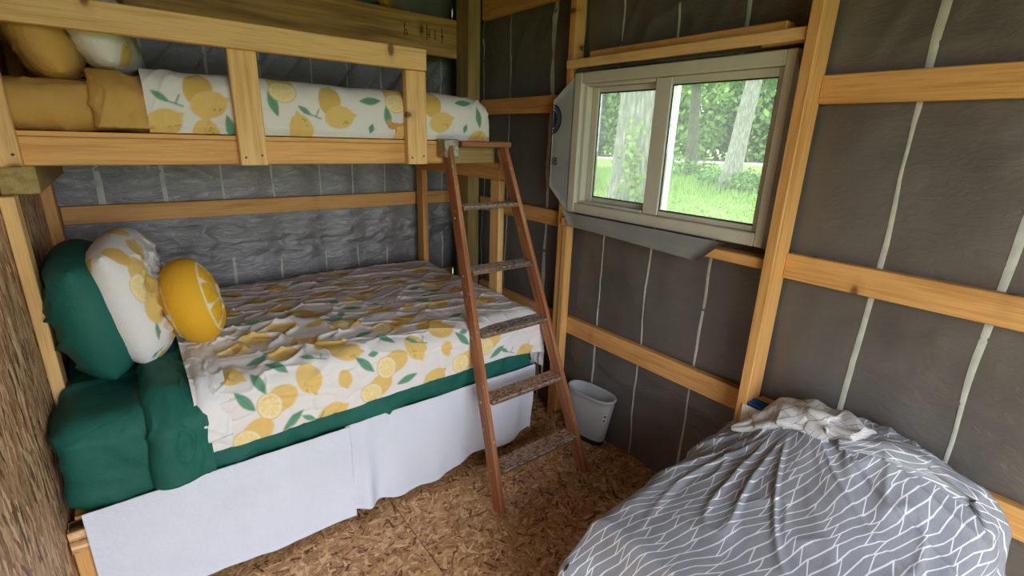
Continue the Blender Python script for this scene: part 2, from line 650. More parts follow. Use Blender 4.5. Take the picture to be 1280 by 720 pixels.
def board(name, x0, x1, y0, y1, z0, z1, mat, parent=None, bev=0.003):
    """a bevelled board whose local X runs along its longest side, so the grain follows the board"""
    d = [abs(x1 - x0), abs(y1 - y0), abs(z1 - z0)]
    c = np.array([(x0 + x1) / 2, (y0 + y1) / 2, (z0 + z1) / 2])
    ax = int(np.argmax(d))
    if ax == 0:
        L, W, T, r = d[0], d[1], d[2], (0, 0, 0)
    elif ax == 1:
        L, W, T, r = d[1], d[0], d[2], (0, 0, PI / 2)
    else:
        L, W, T, r = d[2], d[1], d[0], (0, -PI / 2, 0)
    me = bevel_box(L, W, T, bev)
    if not me.materials:
        me.materials.append(mat)
    elif me.materials[0] is not mat:
        me = me.copy()
        me.materials[0] = mat
    o = bpy.data.objects.new(name, me)
    col.objects.link(o)
    setorg(o, c, parent)
    o.rotation_euler = r
    return o


def beam(name, p0, p1, w, t, mat, parent=None, side=(1, 0, 0), bev=0.002):
    """a slanted board from p0 to p1; t is its size along 'side', w across"""
    p0 = Vector(p0)
    p1 = Vector(p1)
    x = (p1 - p0)
    L = x.length
    x.normalize()
    s = Vector(side)
    y = (s - x * s.dot(x)).normalized()
    z = x.cross(y)
    me = bevel_box(L, t, w, bev)
    if not me.materials:
        me.materials.append(mat)
    elif me.materials[0] is not mat:
        me = me.copy()
        me.materials[0] = mat
    o = bpy.data.objects.new(name, me)
    col.objects.link(o)
    setorg(o, (p0 + p1) / 2, parent)
    o.rotation_euler = Matrix((x, y, z)).transposed().to_euler()
    return o


def rbox(name, lo, hi, r, mat, parent=None, step=0.02, disp=None, colors=None):
    """box with rounded edges as an even quad grid; disp(P, N) gives an offset along the normal"""
    lo = np.array(lo, float)
    hi = np.array(hi, float)
    verts = []
    faces = []
    base = 0
    for ax in range(3):
        u, v = [k for k in range(3) if k != ax]
        nu = max(4, int((hi[u] - lo[u]) / step) + 1)
        nv = max(4, int((hi[v] - lo[v]) / step) + 1)
        for sgn in (0, 1):
            U, Vv = np.meshgrid(np.linspace(lo[u], hi[u], nu), np.linspace(lo[v], hi[v], nv), indexing='ij')
            P = np.zeros((nu, nv, 3))
            P[..., u] = U
            P[..., v] = Vv
            P[..., ax] = hi[ax] if sgn else lo[ax]
            verts.append(P.reshape(-1, 3))
            flip = (sgn == 0) ^ (ax == 1)
            faces.append(grid_faces(nu, nv, None, flip) + base)
            base += nu * nv
    P = np.concatenate(verts)
    F = np.concatenate(faces)
    Q = np.clip(P, lo + r, hi - r)
    D = P - Q
    N = D / np.maximum(np.linalg.norm(D, axis=1, keepdims=True), 1e-9)
    P = Q + N * r
    if disp is not None:
        P = P + N * disp(P, N)[:, None]
    # weld seams
    key = np.round(P / 1e-5).astype(np.int64)
    _, idx, inv = np.unique(key, axis=0, return_index=True, return_inverse=True)
    inv = inv.reshape(-1)
    return mesh(name, P[idx], inv[F], mat, parent)


def tube(path, rad, nseg=10, close=True):
    """verts, faces of a tube along a list of points with per-point radius"""
    path = [Vector(p) for p in path]
    n = len(path)
    rad = rad if hasattr(rad, '__len__') else [rad] * n
    V = []
    up = Vector((0.13, 0.21, 0.97)).normalized()
    for i, p in enumerate(path):
        t = (path[min(i + 1, n - 1)] - path[max(i - 1, 0)]).normalized()
        a = t.cross(up)
        if a.length < 1e-3:
            a = t.cross(Vector((1, 0, 0)))
        a.normalize()
        b = t.cross(a)
        for k in range(nseg):
            an = 2 * PI * k / nseg
            V.append(tuple(p + (a * math.cos(an) + b * math.sin(an)) * rad[i]))
    F = []
    for i in range(n - 1):
        for k in range(nseg):
            k2 = (k + 1) % nseg
            F.append([i * nseg + k, i * nseg + k2, (i + 1) * nseg + k2, (i + 1) * nseg + k])
    if close:
        F.append(list(range(nseg))[::-1])
        F.append([(n - 1) * nseg + k for k in range(nseg)])
    return V, F


def disc(name, c, nrm, r, h, mat, parent, n=10):
    c = Vector(c)
    nrm = Vector(nrm).normalized()
    a = nrm.orthogonal().normalized()
    b = nrm.cross(a)
    V = []
    for k in range(n):
        an = 2 * PI * k / n
        d = (a * math.cos(an) + b * math.sin(an)) * r
        V += [tuple(c + d), tuple(c + d * 0.85 + nrm * h)]
    F = [[2 * k, 2 * ((k + 1) % n), 2 * ((k + 1) % n) + 1, 2 * k + 1] for k in range(n)]
    F.append([2 * k + 1 for k in range(n)])
    return mesh(name, V, F, mat, parent, smooth=False)


def fold(s, L, r):
    """walk s along a flat top of length L, round an edge of radius r, then straight down: (distance out, drop)"""
    s = np.asarray(s, float)
    arc = r * PI / 2
    e = s - (L - r)
    an = np.clip(e / r, 0, PI / 2)
    pos = np.where(e < 0, s, L - r + r * np.sin(an))
    drop = np.where(e < 0, 0, r * (1 - np.cos(an))) + np.maximum(e - arc, 0)
    return pos, drop


def normals(P):
    du = np.gradient(P, axis=0)
    dv = np.gradient(P, axis=1)
    N = np.cross(du, dv)
    return N / np.maximum(np.linalg.norm(N, axis=2, keepdims=True), 1e-9)


# ------------------------------------------------------------------ flat print: lemons, halves, leaves on the cotton
C_BASE = np.array([0.71, 0.685, 0.70])
C_LEM = np.array([0.70, 0.485, 0.175])
C_LEM2 = np.array([0.61, 0.405, 0.125])
C_PITH = np.array([0.76, 0.70, 0.58])
C_FLESH = np.array([0.80, 0.62, 0.25])
C_LEAF = np.array([0.135, 0.30, 0.205])
C_LEAF2 = np.array([0.06, 0.22, 0.14])


def paint(A, B, motifs, size=1.0, edge=0.004):
    """A, B: cloth coordinates in metres (arrays). motifs: (kind, a, b, angle in degrees)"""
    sh = A.shape
    A = A.ravel()
    B = B.ravel()
    Cc = np.tile(C_BASE, (len(A), 1))

    def put(mask, c, idx):
        m = np.clip(mask, 0, 1)[:, None]
        Cc[idx] = Cc[idx] * (1 - m) + np.asarray(c) * m

    for (kind, a, b, ang, *sc) in motifs:
        S = (sc[0] if sc else 1.0) * size
        idx = np.where((np.abs(A - a) < 0.16 * S) & (np.abs(B - b) < 0.16 * S))[0]
        if len(idx) == 0:
            continue
        t = math.radians(ang)
        x = (A[idx] - a) * math.cos(t) + (B[idx] - b) * math.sin(t)
        y = -(A[idx] - a) * math.sin(t) + (B[idx] - b) * math.cos(t)

        def soft(d):                     # d<0 inside, metres
            return 0.5 - d / edge

        def ell(cx, cy, rx, ry):
            rr = np.sqrt(((x - cx) / rx) ** 2 + ((y - cy) / ry) ** 2)
            return (rr - 1) * min(rx, ry)

        if kind in ('lemon', 'small', 'lemon2'):
            Lh = (0.060 if kind != 'small' else 0.036) * S
            Wd = Lh * 0.74
            d = ell(0, 0, Lh, Wd)
            tip = np.maximum(np.abs(y) - 0.32 * Wd * np.clip((1.28 * Lh - x) / (0.4 * Lh), 0, 1), np.maximum(x - 1.24 * Lh, 0.5 * Lh - x))
            put(soft(np.minimum(d, tip)), C_LEM if kind != 'lemon2' else C_LEM2, idx)
            if kind == 'lemon':
                rs = random.Random(int(a * 991 + b * 77))
                for k in range(6):
                    dx = rs.uniform(0.1, 0.7) * Lh
                    dy = rs.uniform(0.25, 0.6) * Wd
                    put(soft(np.hypot(x - dx, y - dy) - 0.0026) * 0.8, C_LEM * 0.45, idx)
        elif kind == 'half':
            Lh = 0.066 * S
            d = ell(0.020 * S, 0, Lh * 0.9, 0.047 * S)
            put(soft(d), C_LEM, idx)
            cx = -0.022 * S
            put(soft(ell(cx, 0, 0.044 * S, 0.050 * S)), C_LEM, idx)
            put(soft(ell(cx, 0, 0.039 * S, 0.045 * S)), C_PITH, idx)
            inner = soft(ell(cx, 0, 0.033 * S, 0.039 * S))
            an = np.arctan2(y, (x - cx))
            rr = np.hypot(x - cx, y)
            seg = np.abs(((an / (2 * PI) * 9) % 1) - 0.5) * 2 * PI / 9 * rr
            put(inner * np.clip(0.2 + (PI / 9 * rr - seg - 0.0015) / edge, 0, 1) * (rr > 0.006 * S), C_FLESH, idx)
        elif kind in ('leaf', 'bud'):
            Lh = (0.050 if kind == 'leaf' else 0.022) * S
            wd = (0.34 if kind == 'leaf' else 0.55) * Lh
            d = np.maximum(np.abs(y) - wd * (1 - np.clip(np.abs(x) / Lh, 0, 1) ** 1.7), np.abs(x) - Lh)
            put(soft(d), C_LEAF, idx)
            put(soft(np.maximum(np.abs(y) - 0.0018, np.abs(x) - 0.8 * Lh)) * 0.6, C_LEAF2, idx)
        elif kind == 'sprig':
            d1 = np.maximum(np.abs(y - 0.35 * x) - 0.0022, np.abs(x) - 0.030 * S)
            d2 = np.maximum(np.abs(x - 0.010 * S + 0.5 * y) - 0.0022, np.abs(y + 0.012 * S) - 0.014 * S)
            put(soft(np.minimum(d1, d2)), C_LEAF2, idx)
            xx = (x + 0.032 * S) * 0.82 + (y + 0.018 * S) * 0.57
            yy = -(x + 0.032 * S) * 0.57 + (y + 0.018 * S) * 0.82
            Lh = 0.030 * S
            put(soft(np.maximum(np.abs(yy) - 0.36 * Lh * (1 - np.clip(np.abs(xx) / Lh, 0, 1) ** 1.7), np.abs(xx) - Lh)), C_LEAF, idx)
    return Cc


# ================================================================== THE SETTING
XR = 1.892     # right wall sheet
YB = 3.150     # back wall sheet
XL = -0.320    # left wall board face

# ---- floor: two sheets with a joint
floor = empty('floor', (0.8, 1.0, 0.0))
tag(floor, kind='structure')
for (fx0, fx1) in ((-0.45, 0.7175), (0.7205, 1.95)):
    board('osb_sheet', fx0, fx1, YD - 0.05, 3.25, -0.022, 0.0, M['osb_floor'], floor, 0.001)
board('subfloor', -0.45, 1.95, YD - 0.05, 3.25, -0.06, -0.0225, M['pine_dark'], floor, 0)


# ---- right wall sheet with a hole for the window
def sheet_right(Y, Z):
    bay = np.ones_like(Y)
    s = 0.004 * np.sin((Y - 0.175) / 0.29 * PI) ** 2 + 0.016 * fbm(Y * 3.1, Z * 2.4, 3, 4)
    wr = 0.006 * np.maximum(0, ridge(Y * 1.5 + Z * 2.0, Z * 9 - Y * 1.5, 11)) ** 2
    topw = 0.010 * sst(1.75, 2.0, Z) * np.maximum(0, ridge(Y * 13 + Z * 5, Z * 4, 17)) ** 2
    v = s + wr * bay + topw
    near = np.zeros_like(Y)
    for zg in (0.60, 1.18, 1.78, 2.32):
        near = np.maximum(near, 1 - np.clip(np.abs(Z - zg) / 0.10, 0, 1))
    return np.clip(v, -0.012, 0.02) * (1 - near) - 0.003 * near


ys = np.linspace(YD, YB, 220)
zs = np.linspace(0, 2.75, 140)
Yg, Zg = np.meshgrid(ys, zs, indexing='ij')
Xg = XR - sheet_right(Yg, Zg)
cy = (Yg[:-1, :-1] + Yg[1:, 1:]) / 2
cz = (Zg[:-1, :-1] + Zg[1:, 1:]) / 2
hole = (cy > 0.83) & (cy < 1.83) & (cz > 1.25) & (cz < 1.90)
wall_right = mesh('wall_right', np.stack([Xg, Yg, Zg], -1).reshape(-1, 3), grid_faces(220, 140, ~hole, True), M['insul_r'])
tag(wall_right, kind='structure')


def seam(parent, fn, axis_pos, z0, z1, w, seed):
    """irregular pale seam strip lying on a wall sheet; fn(pos, z) -> world point and in-plane direction"""
    n = max(6, int((z1 - z0) / 0.04))
    z = np.linspace(z0, z1, n)
    wob = 0.010 * fbm(z * 3.0, z * 0 + seed, 5 + seed, 3)
    ww = 0.85 * w * (1 + 0.7 * fbm(z * 2.5, z * 0 + seed * 2.3, 9 + seed, 3))
    V = []
    for k in range(n):
        for s, lift in ((-1, 0.0), (-0.5, 0.001), (0.5, 0.001), (1, 0.0)):
            V.append(fn(axis_pos + wob[k] + s * ww[k] / 2, z[k], lift + 0.0015))
    F = grid_faces(n, 4)
    return mesh('seam_tape', V, F, M['tape'], parent)


def on_right(y, z, lift):
    return (XR - float(sheet_right(np.array([y]), np.array([z]))[0]) - lift, y, z)


for i, (y, w) in enumerate(((2.745, 0.010), (2.476, 0.012), (2.095, 0.034), (1.885, 0.020), (1.645, 0.012), (1.345, 0.010), (1.05, 0.016), (0.47, 0.022), (0.174, 0.020), (-0.12, 0.014))):
    if 0.82 < y < 1.84:
        seam(wall_right, on_right, y, 0.005, 1.235, w, i)
        seam(wall_right, on_right, y, 1.92, 2.7, w, i + 20)
    else:
        seam(wall_right, on_right, y, 0.005, 2.7, w, i)

# girts, studs, header and sill of the right wall
P = M['pine']
GX0, GX1 = 1.850, 1.888
for (y0, y1, z0, z1) in ((1.900, 2.725, 0.545, 0.640), (1.900, 2.725, 1.138, 1.224), (2.02, 2.725, 1.738, 1.826), (1.900, 2.72, 2.278, 2.40),
                         (0.778, 1.862, 0.545, 0.642), (YD, 0.740, 0.545, 0.640),
                         (YD, 0.740, 1.140, 1.232), (YD, 0.740, 1.740, 1.828), (YD, 0.740, 2.32, 2.41)):
    board('girt', GX0, GX1, y0, y1, z0, z1, P, wall_right)
board('girt', GX0, GX1, 0.778, 1.862, 2.32, 2.41, P, wall_right)
board('stud', 1.806, 1.872, 1.862, 1.904, 0.0, 2.72, P, wall_right)
board('jack_stud', 1.800, 1.850, 1.826, 1.8615, 0.0, 1.166, P, wall_right)
board('stud', 1.760, 1.868, 0.740, 0.778, 0.0, 2.72, P, wall_right)
board('window_header', 1.772, 1.862, 0.779, 1.875, 1.931, 1.969, M['pine_lit'], wall_right)
board('window_header', 1.800, 1.862, 0.860, 1.750, 1.970, 2.000, P, wall_right)
board('window_sill', 1.788, 1.86, 0.779, 1.861, 1.168, 1.208, P, wall_right)
board('corner_post', 1.760, 1.848, 2.730, 2.872, 0.0, 2.75, M['treated'], wall_right, 0.004)
board('bottom_plate', 1.852, 1.886, YD, 0.30, 0.0, 0.09, M['pine_dark'], wall_right)

# exterior siding panels around the window opening
for (y0, y1, z0, z1) in ((YD - 0.1, 0.80, -0.3, 2.8), (1.86, 3.3, -0.3, 2.8), (0.80, 1.86, -0.3, 1.235), (0.80, 1.86, 1.915, 2.8)):
    board('siding_panel', 1.955, 1.975, y0, y1, z0, z1, M['siding'], wall_right, 0.001)


# ---- back wall
def sheet_back(X, Z):
    s = 0.012 * fbm(X * 2.6, Z * 3.0, 31, 4) + 0.010 * np.sin((X + 0.12) / 0.267 * PI) ** 2
    low = np.exp(-((Z - 0.97) / 0.14) ** 2)
    wr = 0.022 * low * fbm(X * 7, Z * 16, 41, 4) + 0.012 * low * np.maximum(0, ridge(X * 5, Z * 22, 45)) ** 2
    mid = np.exp(-((Z - 1.40) / 0.05) ** 2)
    wr2 = 0.012 * mid * np.maximum(0, ridge(X * 9 + Z * 14, Z * 5, 51)) ** 2
    top = np.exp(-((Z - 1.95) / 0.16) ** 2)
    wr3 = 0.016 * top * np.maximum(0, ridge(X * 12 - Z * 10, Z * 2.5, 61)) ** 2
    near = np.zeros_like(X)
    for zg in (0.60, 1.18, 1.78):
        near = np.maximum(near, 1 - np.clip(np.abs(Z - zg) / 0.07, 0, 1))
    return np.clip(s + wr + wr2 + wr3, -0.012, 0.028) * (1 - near) - 0.004 * near


xs = np.linspace(XL - 0.02, XR, 230)
zs = np.linspace(0, 2.75, 210)
Xg, Zg = np.meshgrid(xs, zs, indexing='ij')
Yg = YB - sheet_back(Xg, Zg)
wall_back = mesh('wall_back', np.stack([Xg, Yg, Zg], -1).reshape(-1, 3), grid_faces(230, 210), M['insul_b'])
tag(wall_back, kind='structure')


def on_back(x, z, lift):
    return (x, YB - float(sheet_back(np.array([x]), np.array([z]))[0]) - lift, z)


for i, (x, w) in enumerate(((-0.12, 0.026), (0.147, 0.020), (0.415, 0.016), (0.672, 0.015), (0.945, 0.012), (1.15, 0.010), (1.36, 0.010), (1.60, 0.010), (1.80, 0.010))):
    seam(wall_back, on_back, x, 0.6, 0.85 + 0.02 * (i % 3), w, 60 + i)
    seam(wall_back, on_back, x, 1.20, 2.1, w, 40 + i)
for (z0, z1) in ((0.56, 0.648), (1.140, 1.226), (1.74, 1.826)):
    board('girt', XL + 0.045, 1.86, 3.098, 3.136, z0, z1, M['pine_dark'] if z0 > 1.7 else P, wall_back)
bb = board('beam', XL, 1.757, 2.858, 2.898, 2.066, 2.284, M['beam'], wall_back, 0.004)
# inked grading marks on the beam face
iv, iF = [], []


def stroke(x, z, w, h):
    k = len(iv)
    for dx, dz in ((0, 0), (w, 0), (w, h), (0, h)):
        iv.append((x + dx, 2.8572, z + dz))
    iF.append([k, k + 1, k + 2, k + 3])


for (x, z, h) in ((1.545, 2.145, 0.085), (1.562, 2.16, 0.05), (1.60, 2.155, 0.055), (1.648, 2.14, 0.085), (1.40, 2.15, 0.03), (1.40, 2.19, 0.03), (1.415, 2.155, 0.02)):
    stroke(x, z, 0.006, h)
stroke(1.545, 2.175, 0.022, 0.006)
stroke(1.64, 2.175, 0.024, 0.006)
stroke(1.40, 2.18, 0.02, 0.005)
mesh('grade_stamp', iv, iF, M['ink'], bb, smooth=False)

# ---- left wall: strand board panels and studs
wall_left = board('wall_left', XL - 0.018, XL, YD, 3.2, 0.0, 2.75, M['osb_wall'], None, 0.0)
tag(wall_left, kind='structure')
board('stud', XL + 0.001, XL + 0.045, 2.985, 3.075, 0.0, 2.70, P, wall_left)

# ---- front wall (behind the camera) with the open doorway
wall_front = board('wall_front', DOOR[1], 1.95, YD - 0.06, YD - 0.02, 0.0, 2.75, M['osb_wall'], None, 0)
tag(wall_front, kind='structure')
board('door_header_panel', -0.40, DOOR[1], YD - 0.06, YD - 0.02, DOOR[3], 2.75, M['osb_wall'], wall_front, 0)
board('stud', DOOR[1] - 0.04, DOOR[1], YD - 0.018, YD + 0.07, 0.0, DOOR[3], P, wall_front)
board('door_header', DOOR[0], DOOR[1], YD - 0.018, YD + 0.02, DOOR[3], DOOR[3] + 0.09, P, wall_front)

# ---- roof
ceiling = empty('ceiling', (0.8, 1.0, 2.75))
tag(ceiling, kind='structure')
board('roof_deck', -0.55, 2.10, YD - 0.2, 3.4, 2.86, 2.88, M['roofwood'], ceiling, 0)
for x in (-0.30, 0.22, 0.74, 1.26, 1.78):
    board('rafter', x, x + 0.04, YD - 0.1, 3.3, 2.72, 2.859, M['roofwood'], ceiling)
for y in (0.6, 1.6, 2.55):
    board('purlin', -0.5, 2.05, y, y + 0.04, 2.66, 2.719, M['roofwood'], ceiling)
board('roof_trim', -0.5, 2.05, 3.16, 3.2, 2.55, 2.86, M['roofwood'], ceiling)
beam('brace', (1.30, 2.90, 2.30), (1.62, 3.05, 2.70), 0.07, 0.035, M['beam'], ceiling, (0, 1, 0))
beam('brace', (1.05, 2.95, 2.24), (1.42, 3.05, 2.70), 0.07, 0.035, M['roofwood'], ceiling, (0, 1, 0))

# ---- window
WX = 1.810
win = empty('window_1', (WX, 1.33, 1.24))
tag(win, kind='structure')
V_ = M['vinyl']
y0, y1, z0, z1 = 0.812, 1.850, 1.240, 1.914
fw = 0.050
fr = empty('frame', (WX, 1.33, 1.24))
setorg(fr, (WX, 1.33, 1.24), win)
board('jamb', WX, 1.945, y1 - fw, y1, z0, z1, V_, fr, 0.004)
board('jamb', WX, 1.945, y0, y0 + fw * 0.75, z0, z1, V_, fr, 0.004)
board('head', WX + 0.001, 1.945, y0 + fw * 0.75, y1 - fw, z1 - fw, z1, V_, fr, 0.004)
board('sill', WX + 0.001, 1.945, y0 + fw * 0.75, y1 - fw, z0, z0 + fw, V_, fr, 0.004)
# stepped tracks inside the frame
board('track', WX + 0.022, 1.935, y1 - fw - 0.022, y1 - fw - 0.001, z0 + fw, z1 - fw, V_, fr, 0.002)
board('track', WX + 0.022, 1.935, 1.39, y1 - fw - 0.022, z1 - fw - 0.014, z1 - fw - 0.001, V_, fr, 0.002)
board('track', WX + 0.018, 1.935, 1.39, y1 - fw - 0.022, z0 + fw + 0.001, z0 + fw + 0.012, V_, fr, 0.002)


def sash(name, ya, yb, za, zb, x0, x1, wl, wr, wt, wb):
    s = empty(name)
    setorg(s, (x0, (ya + yb) / 2, za), win)
    board('stile', x0, x1, yb - wl, yb, za, zb, V_, s, 0.003)
    board('stile', x0, x1, ya, ya + wr, za, zb, V_, s, 0.003)
    board('top_rail', x0 + .001, x1 - .001, ya + wr, yb - wl, zb - wt, zb, V_, s, 0.003)
    board('bottom_rail', x0 + .001, x1 - .001, ya + wr, yb - wl, za, za + wb, V_, s, 0.003)
    xm = (x0 + x1) / 2
    g = 0.005
    for (a, b, c, d) in ((yb - wl - g, yb - wl, za + wb, zb - wt), (ya + wr, ya + wr + g, za + wb, zb - wt), (ya + wr + g, yb - wl - g, zb - wt - g, zb - wt), (ya + wr + g, yb - wl - g, za + wb, za + wb + g)):
        board('gasket', xm - 0.006, xm + 0.006, a, b, c, d, M['gasket'], s, 0)
    board('pane', xm - 0.002, xm + 0.002, ya + wr + g, yb - wl - g, za + wb + g, zb - wt - g, M['glass'], s, 0)
    return s


sash('sash', 1.315, 1.777, z0 + fw + 0.013, z1 - fw - 0.015, 1.868, 1.898, 0.040, 0.050, 0.024, 0.022)
sash('sash', 0.851, 1.382, z0 + fw + 0.001, z1 - fw - 0.001, 1.832, 1.862, 0.080, 0.022, 0.030, 0.022)
board('latch', 1.824, 1.831, 1.405, 1.445, 1.270, 1.280, M['gasket'], win, 0.001)
board('outer_trim', 1.958, 1.99, 1.362, 1.398, 1.27, 1.88, M['vinyl_out'], win, 0.002)

# flashing film round the window
film = tag(empty('flashing_film', (1.80, 1.33, 1.2)), 'grey flashing film stuck round the sliding window frame', 'film')


def patch(name, pts, mat, parent, bulge=0.008, seed=1, thick=0.0015, n=14):
    """a film patch: quad (four corner points) subdivided, gently puckered, with real thickness"""
    p = [np.array(q, float) for q in pts]
    u = np.linspace(0, 1, n)
    U, W = np.meshgrid(u, u, indexing='ij')
    Pp = (p[0] * ((1 - U) * (1 - W))[..., None] + p[1] * (U * (1 - W))[..., None] + p[2] * (U * W)[..., None] + p[3] * ((1 - U) * W)[..., None])
    N = normals(Pp)
    Pp = Pp + N * (bulge * (fbm(U * 4, W * 4, 70 + seed, 3)))[..., None]
    Pb = Pp + N * thick
    V = np.concatenate([Pp.reshape(-1, 3), Pb.reshape(-1, 3)])
    F = np.concatenate([grid_faces(n, n), grid_faces(n, n, None, True) + n * n]).tolist()
    rim = [i * n for i in range(n)] + [(n - 1) * n + j for j in range(1, n)] + [i * n + n - 1 for i in range(n - 2, -1, -1)] + [j for j in range(n - 2, 0, -1)]
    for k in range(len(rim)):
        a, b = rim[k], rim[(k + 1) % len(rim)]
        F.append([a, b, b + n * n, a + n * n])
    return mesh(name, V, F, mat, parent)


fl = patch('side_flap', ((1.808, 1.842, 1.235), (1.808, 1.842, 1.90), (1.778, 1.955, 1.79), (1.778, 1.955, 1.36)), M['film'], film, 0.002, 1)
patch('bottom_flap', ((1.784, 0.945, 1.240), (1.784, 1.852, 1.240), (1.778, 1.80, 1.176), (1.772, 1.04, 1.146)), M['film'], film, 0.008, 2)
patch('side_flap', ((1.80, 0.779, 1.24), (1.80, 0.779, 1.80), (1.806, 0.813, 1.90), (1.806, 0.813, 1.24)), M['film'], film, 0.003, 3)
patch('top_flap', ((1.80, 0.95, 1.915), (1.80, 1.84, 1.915), (1.788, 1.80, 1.938), (1.776, 0.90, 1.945)), M['film_dark'], film, 0.016, 4)


def arc_strip(name, cyz, r0, r1, a0, a1, x, mat, parent, n=20):
    V = []
    for k in range(n):
        an = math.radians(a0 + (a1 - a0) * k / (n - 1))
        for r in (r0, r1):
            V.append((x, cyz[0] - r * math.cos(an), cyz[1] + r * math.sin(an)))
    return mesh(name, V, grid_faces(n, 2), mat, parent, smooth=False)


LX = 1.7775
arc_strip('round_logo', (1.965, 1.70), 0.0, 0.045, -89, 89, LX, M['blue_print'], fl)
arc_strip('round_logo', (1.965, 1.70), 0.052, 0.060, -89, 89, LX, M['blue_print'], fl)
arc_strip('round_logo', (1.965, 1.70), 0.064, 0.074, -89, 89, LX, M['blue_print'], fl)
fc = bpy.data.curves.new('lettering', 'FONT')
fc.body = 'BB'
fc.size = 0.055
fc.align_x = 'CENTER'
fto = bpy.data.objects.new('lettering_tmp', fc)
col.objects.link(fto)
bpy.context.view_layer.update()
lm = bpy.data.meshes.new_from_object(fto.evaluated_get(bpy.context.evaluated_depsgraph_get()))
lv = np.array([v.co[:] for v in lm.vertices])
lf = [list(p_.vertices) for p_ in lm.polygons]
bpy.data.objects.remove(fto)
mesh('lettering', np.stack([np.full(len(lv), LX), 1.937 - lv[:, 0], 1.475 + lv[:, 1]], -1), lf, M['blue_print'], fl, smooth=False)

# ================================================================== THE BUNK FRAME
bunk = tag(empty('bunk_bed_frame', (0.63, 2.6, 0.0)), 'raw pine bunk bed frame with guard rail built against the back wall', 'bunk bed')
PL = M['pine_lit']
board('front_rail', -0.315, 1.236, 2.100, 2.138, 1.476, 1.562, P, bunk)
board('inner_rail', -0.315, 1.545, 2.140, 2.178, 1.472, 1.552, M['treated'], bunk)
board('deck', -0.315, 1.545, 2.100, 3.060, 1.563, 1.578, M['pine'], bunk, 0.001)
board('back_rail', -0.27, 1.545, 3.022, 3.060, 1.476, 1.562, P, bunk)
board('end_rail', 1.550, 1.588, 2.106, 3.060, 1.385, 1.474, P, bunk)
board('end_rail', -0.316, -0.225, 2.150, 3.020, 1.385, 1.474, M['treated'], bunk)
board('cross_slat', 0.30, 0.338, 2.18, 3.02, 1.476, 1.561, M['pine_dark'], bunk)
board('cross_slat', 0.90, 0.938, 2.18, 3.02, 1.476, 1.561, M['pine_dark'], bunk)
board('post', 1.550, 1.588, 2.100, 2.180, 0.0, 1.384, PL, bunk)
board('post', 1.550, 1.588, 2.965, 3.050, 0.0, 1.384, P, bunk)
board('post', -0.318, -0.282, 2.095, 2.182, 0.0, 1.384, PL, bunk)
board('guard_rail', -0.318, 1.092, 2.022, 2.060, 1.866, 1.950, PL, bunk)
for (gx0, gx1) in ((-0.318, -0.240), (0.340, 0.432), (1.012, 1.108)):
    gp = board('guard_post', gx0, gx1, 2.061, 2.099, 1.474, 1.949 if gx0 < 0.9 else 1.868, PL, bunk)
    for dx in (0.2, 0.8):
        disc('screw', (gx0 + (gx1 - gx0) * dx, 2.061, 1.500 + 0.012 * dx), (0, -1, 0), 0.0042, 0.001, M['screw'], bunk)
# guard post on the right stops under the rail: lengthen behind it
board('guard_post', 1.020, 1.092, 2.0615, 2.0985, 1.8685, 1.949, PL, bunk)
# lower platform
board('platform_rail', -0.26, 1.52, 1.80, 1.838, 0.32, 0.408, P, bunk)
board('platform_rail', -0.26, 1.52, 3.02, 3.058, 0.32, 0.408, P, bunk)
board('platform_deck', -0.30, 1.53, 1.80, 3.07, 0.4085, 0.420, M['pine'], bunk, 0.001)
for (lx, ly) in ((-0.316, 1.748), (1.44, 1.83), (-0.316, 2.90), (1.44, 2.95)):
    board('platform_leg', lx, lx + 0.042, ly, ly + 0.05, 0.0, 0.408, P, bunk)
board('end_panel', -0.317, -0.270, 1.742, 1.800, 0.33, 0.408, M['osb_floor'], bunk, 0.001)

# ================================================================== LOWER BED
ZM = 0.735


def mat_disp(seed, amp=0.006):
    def f(Pp, N):
        return amp * (fbm(Pp[:, 0] * 7 + Pp[:, 2] * 2, Pp[:, 1] * 4 + Pp[:, 2] * 9, seed, 4) + 0.5 * np.maximum(0, ridge(Pp[:, 0] * 9 + Pp[:, 2] * 6, Pp[:, 1] * 6 + Pp[:, 2] * 5 - Pp[:, 0] * 2, seed + 9)) ** 3)
    return f


lm_ = rbox('mattress', (-0.305, 1.748, 0.4215), (1.555, 3.075, ZM), 0.07, M['green'], None, 0.015, mat_disp(101, 0.020))
tag(lm_, 'thick lower bunk mattress in a dark green fitted sheet', 'mattress')

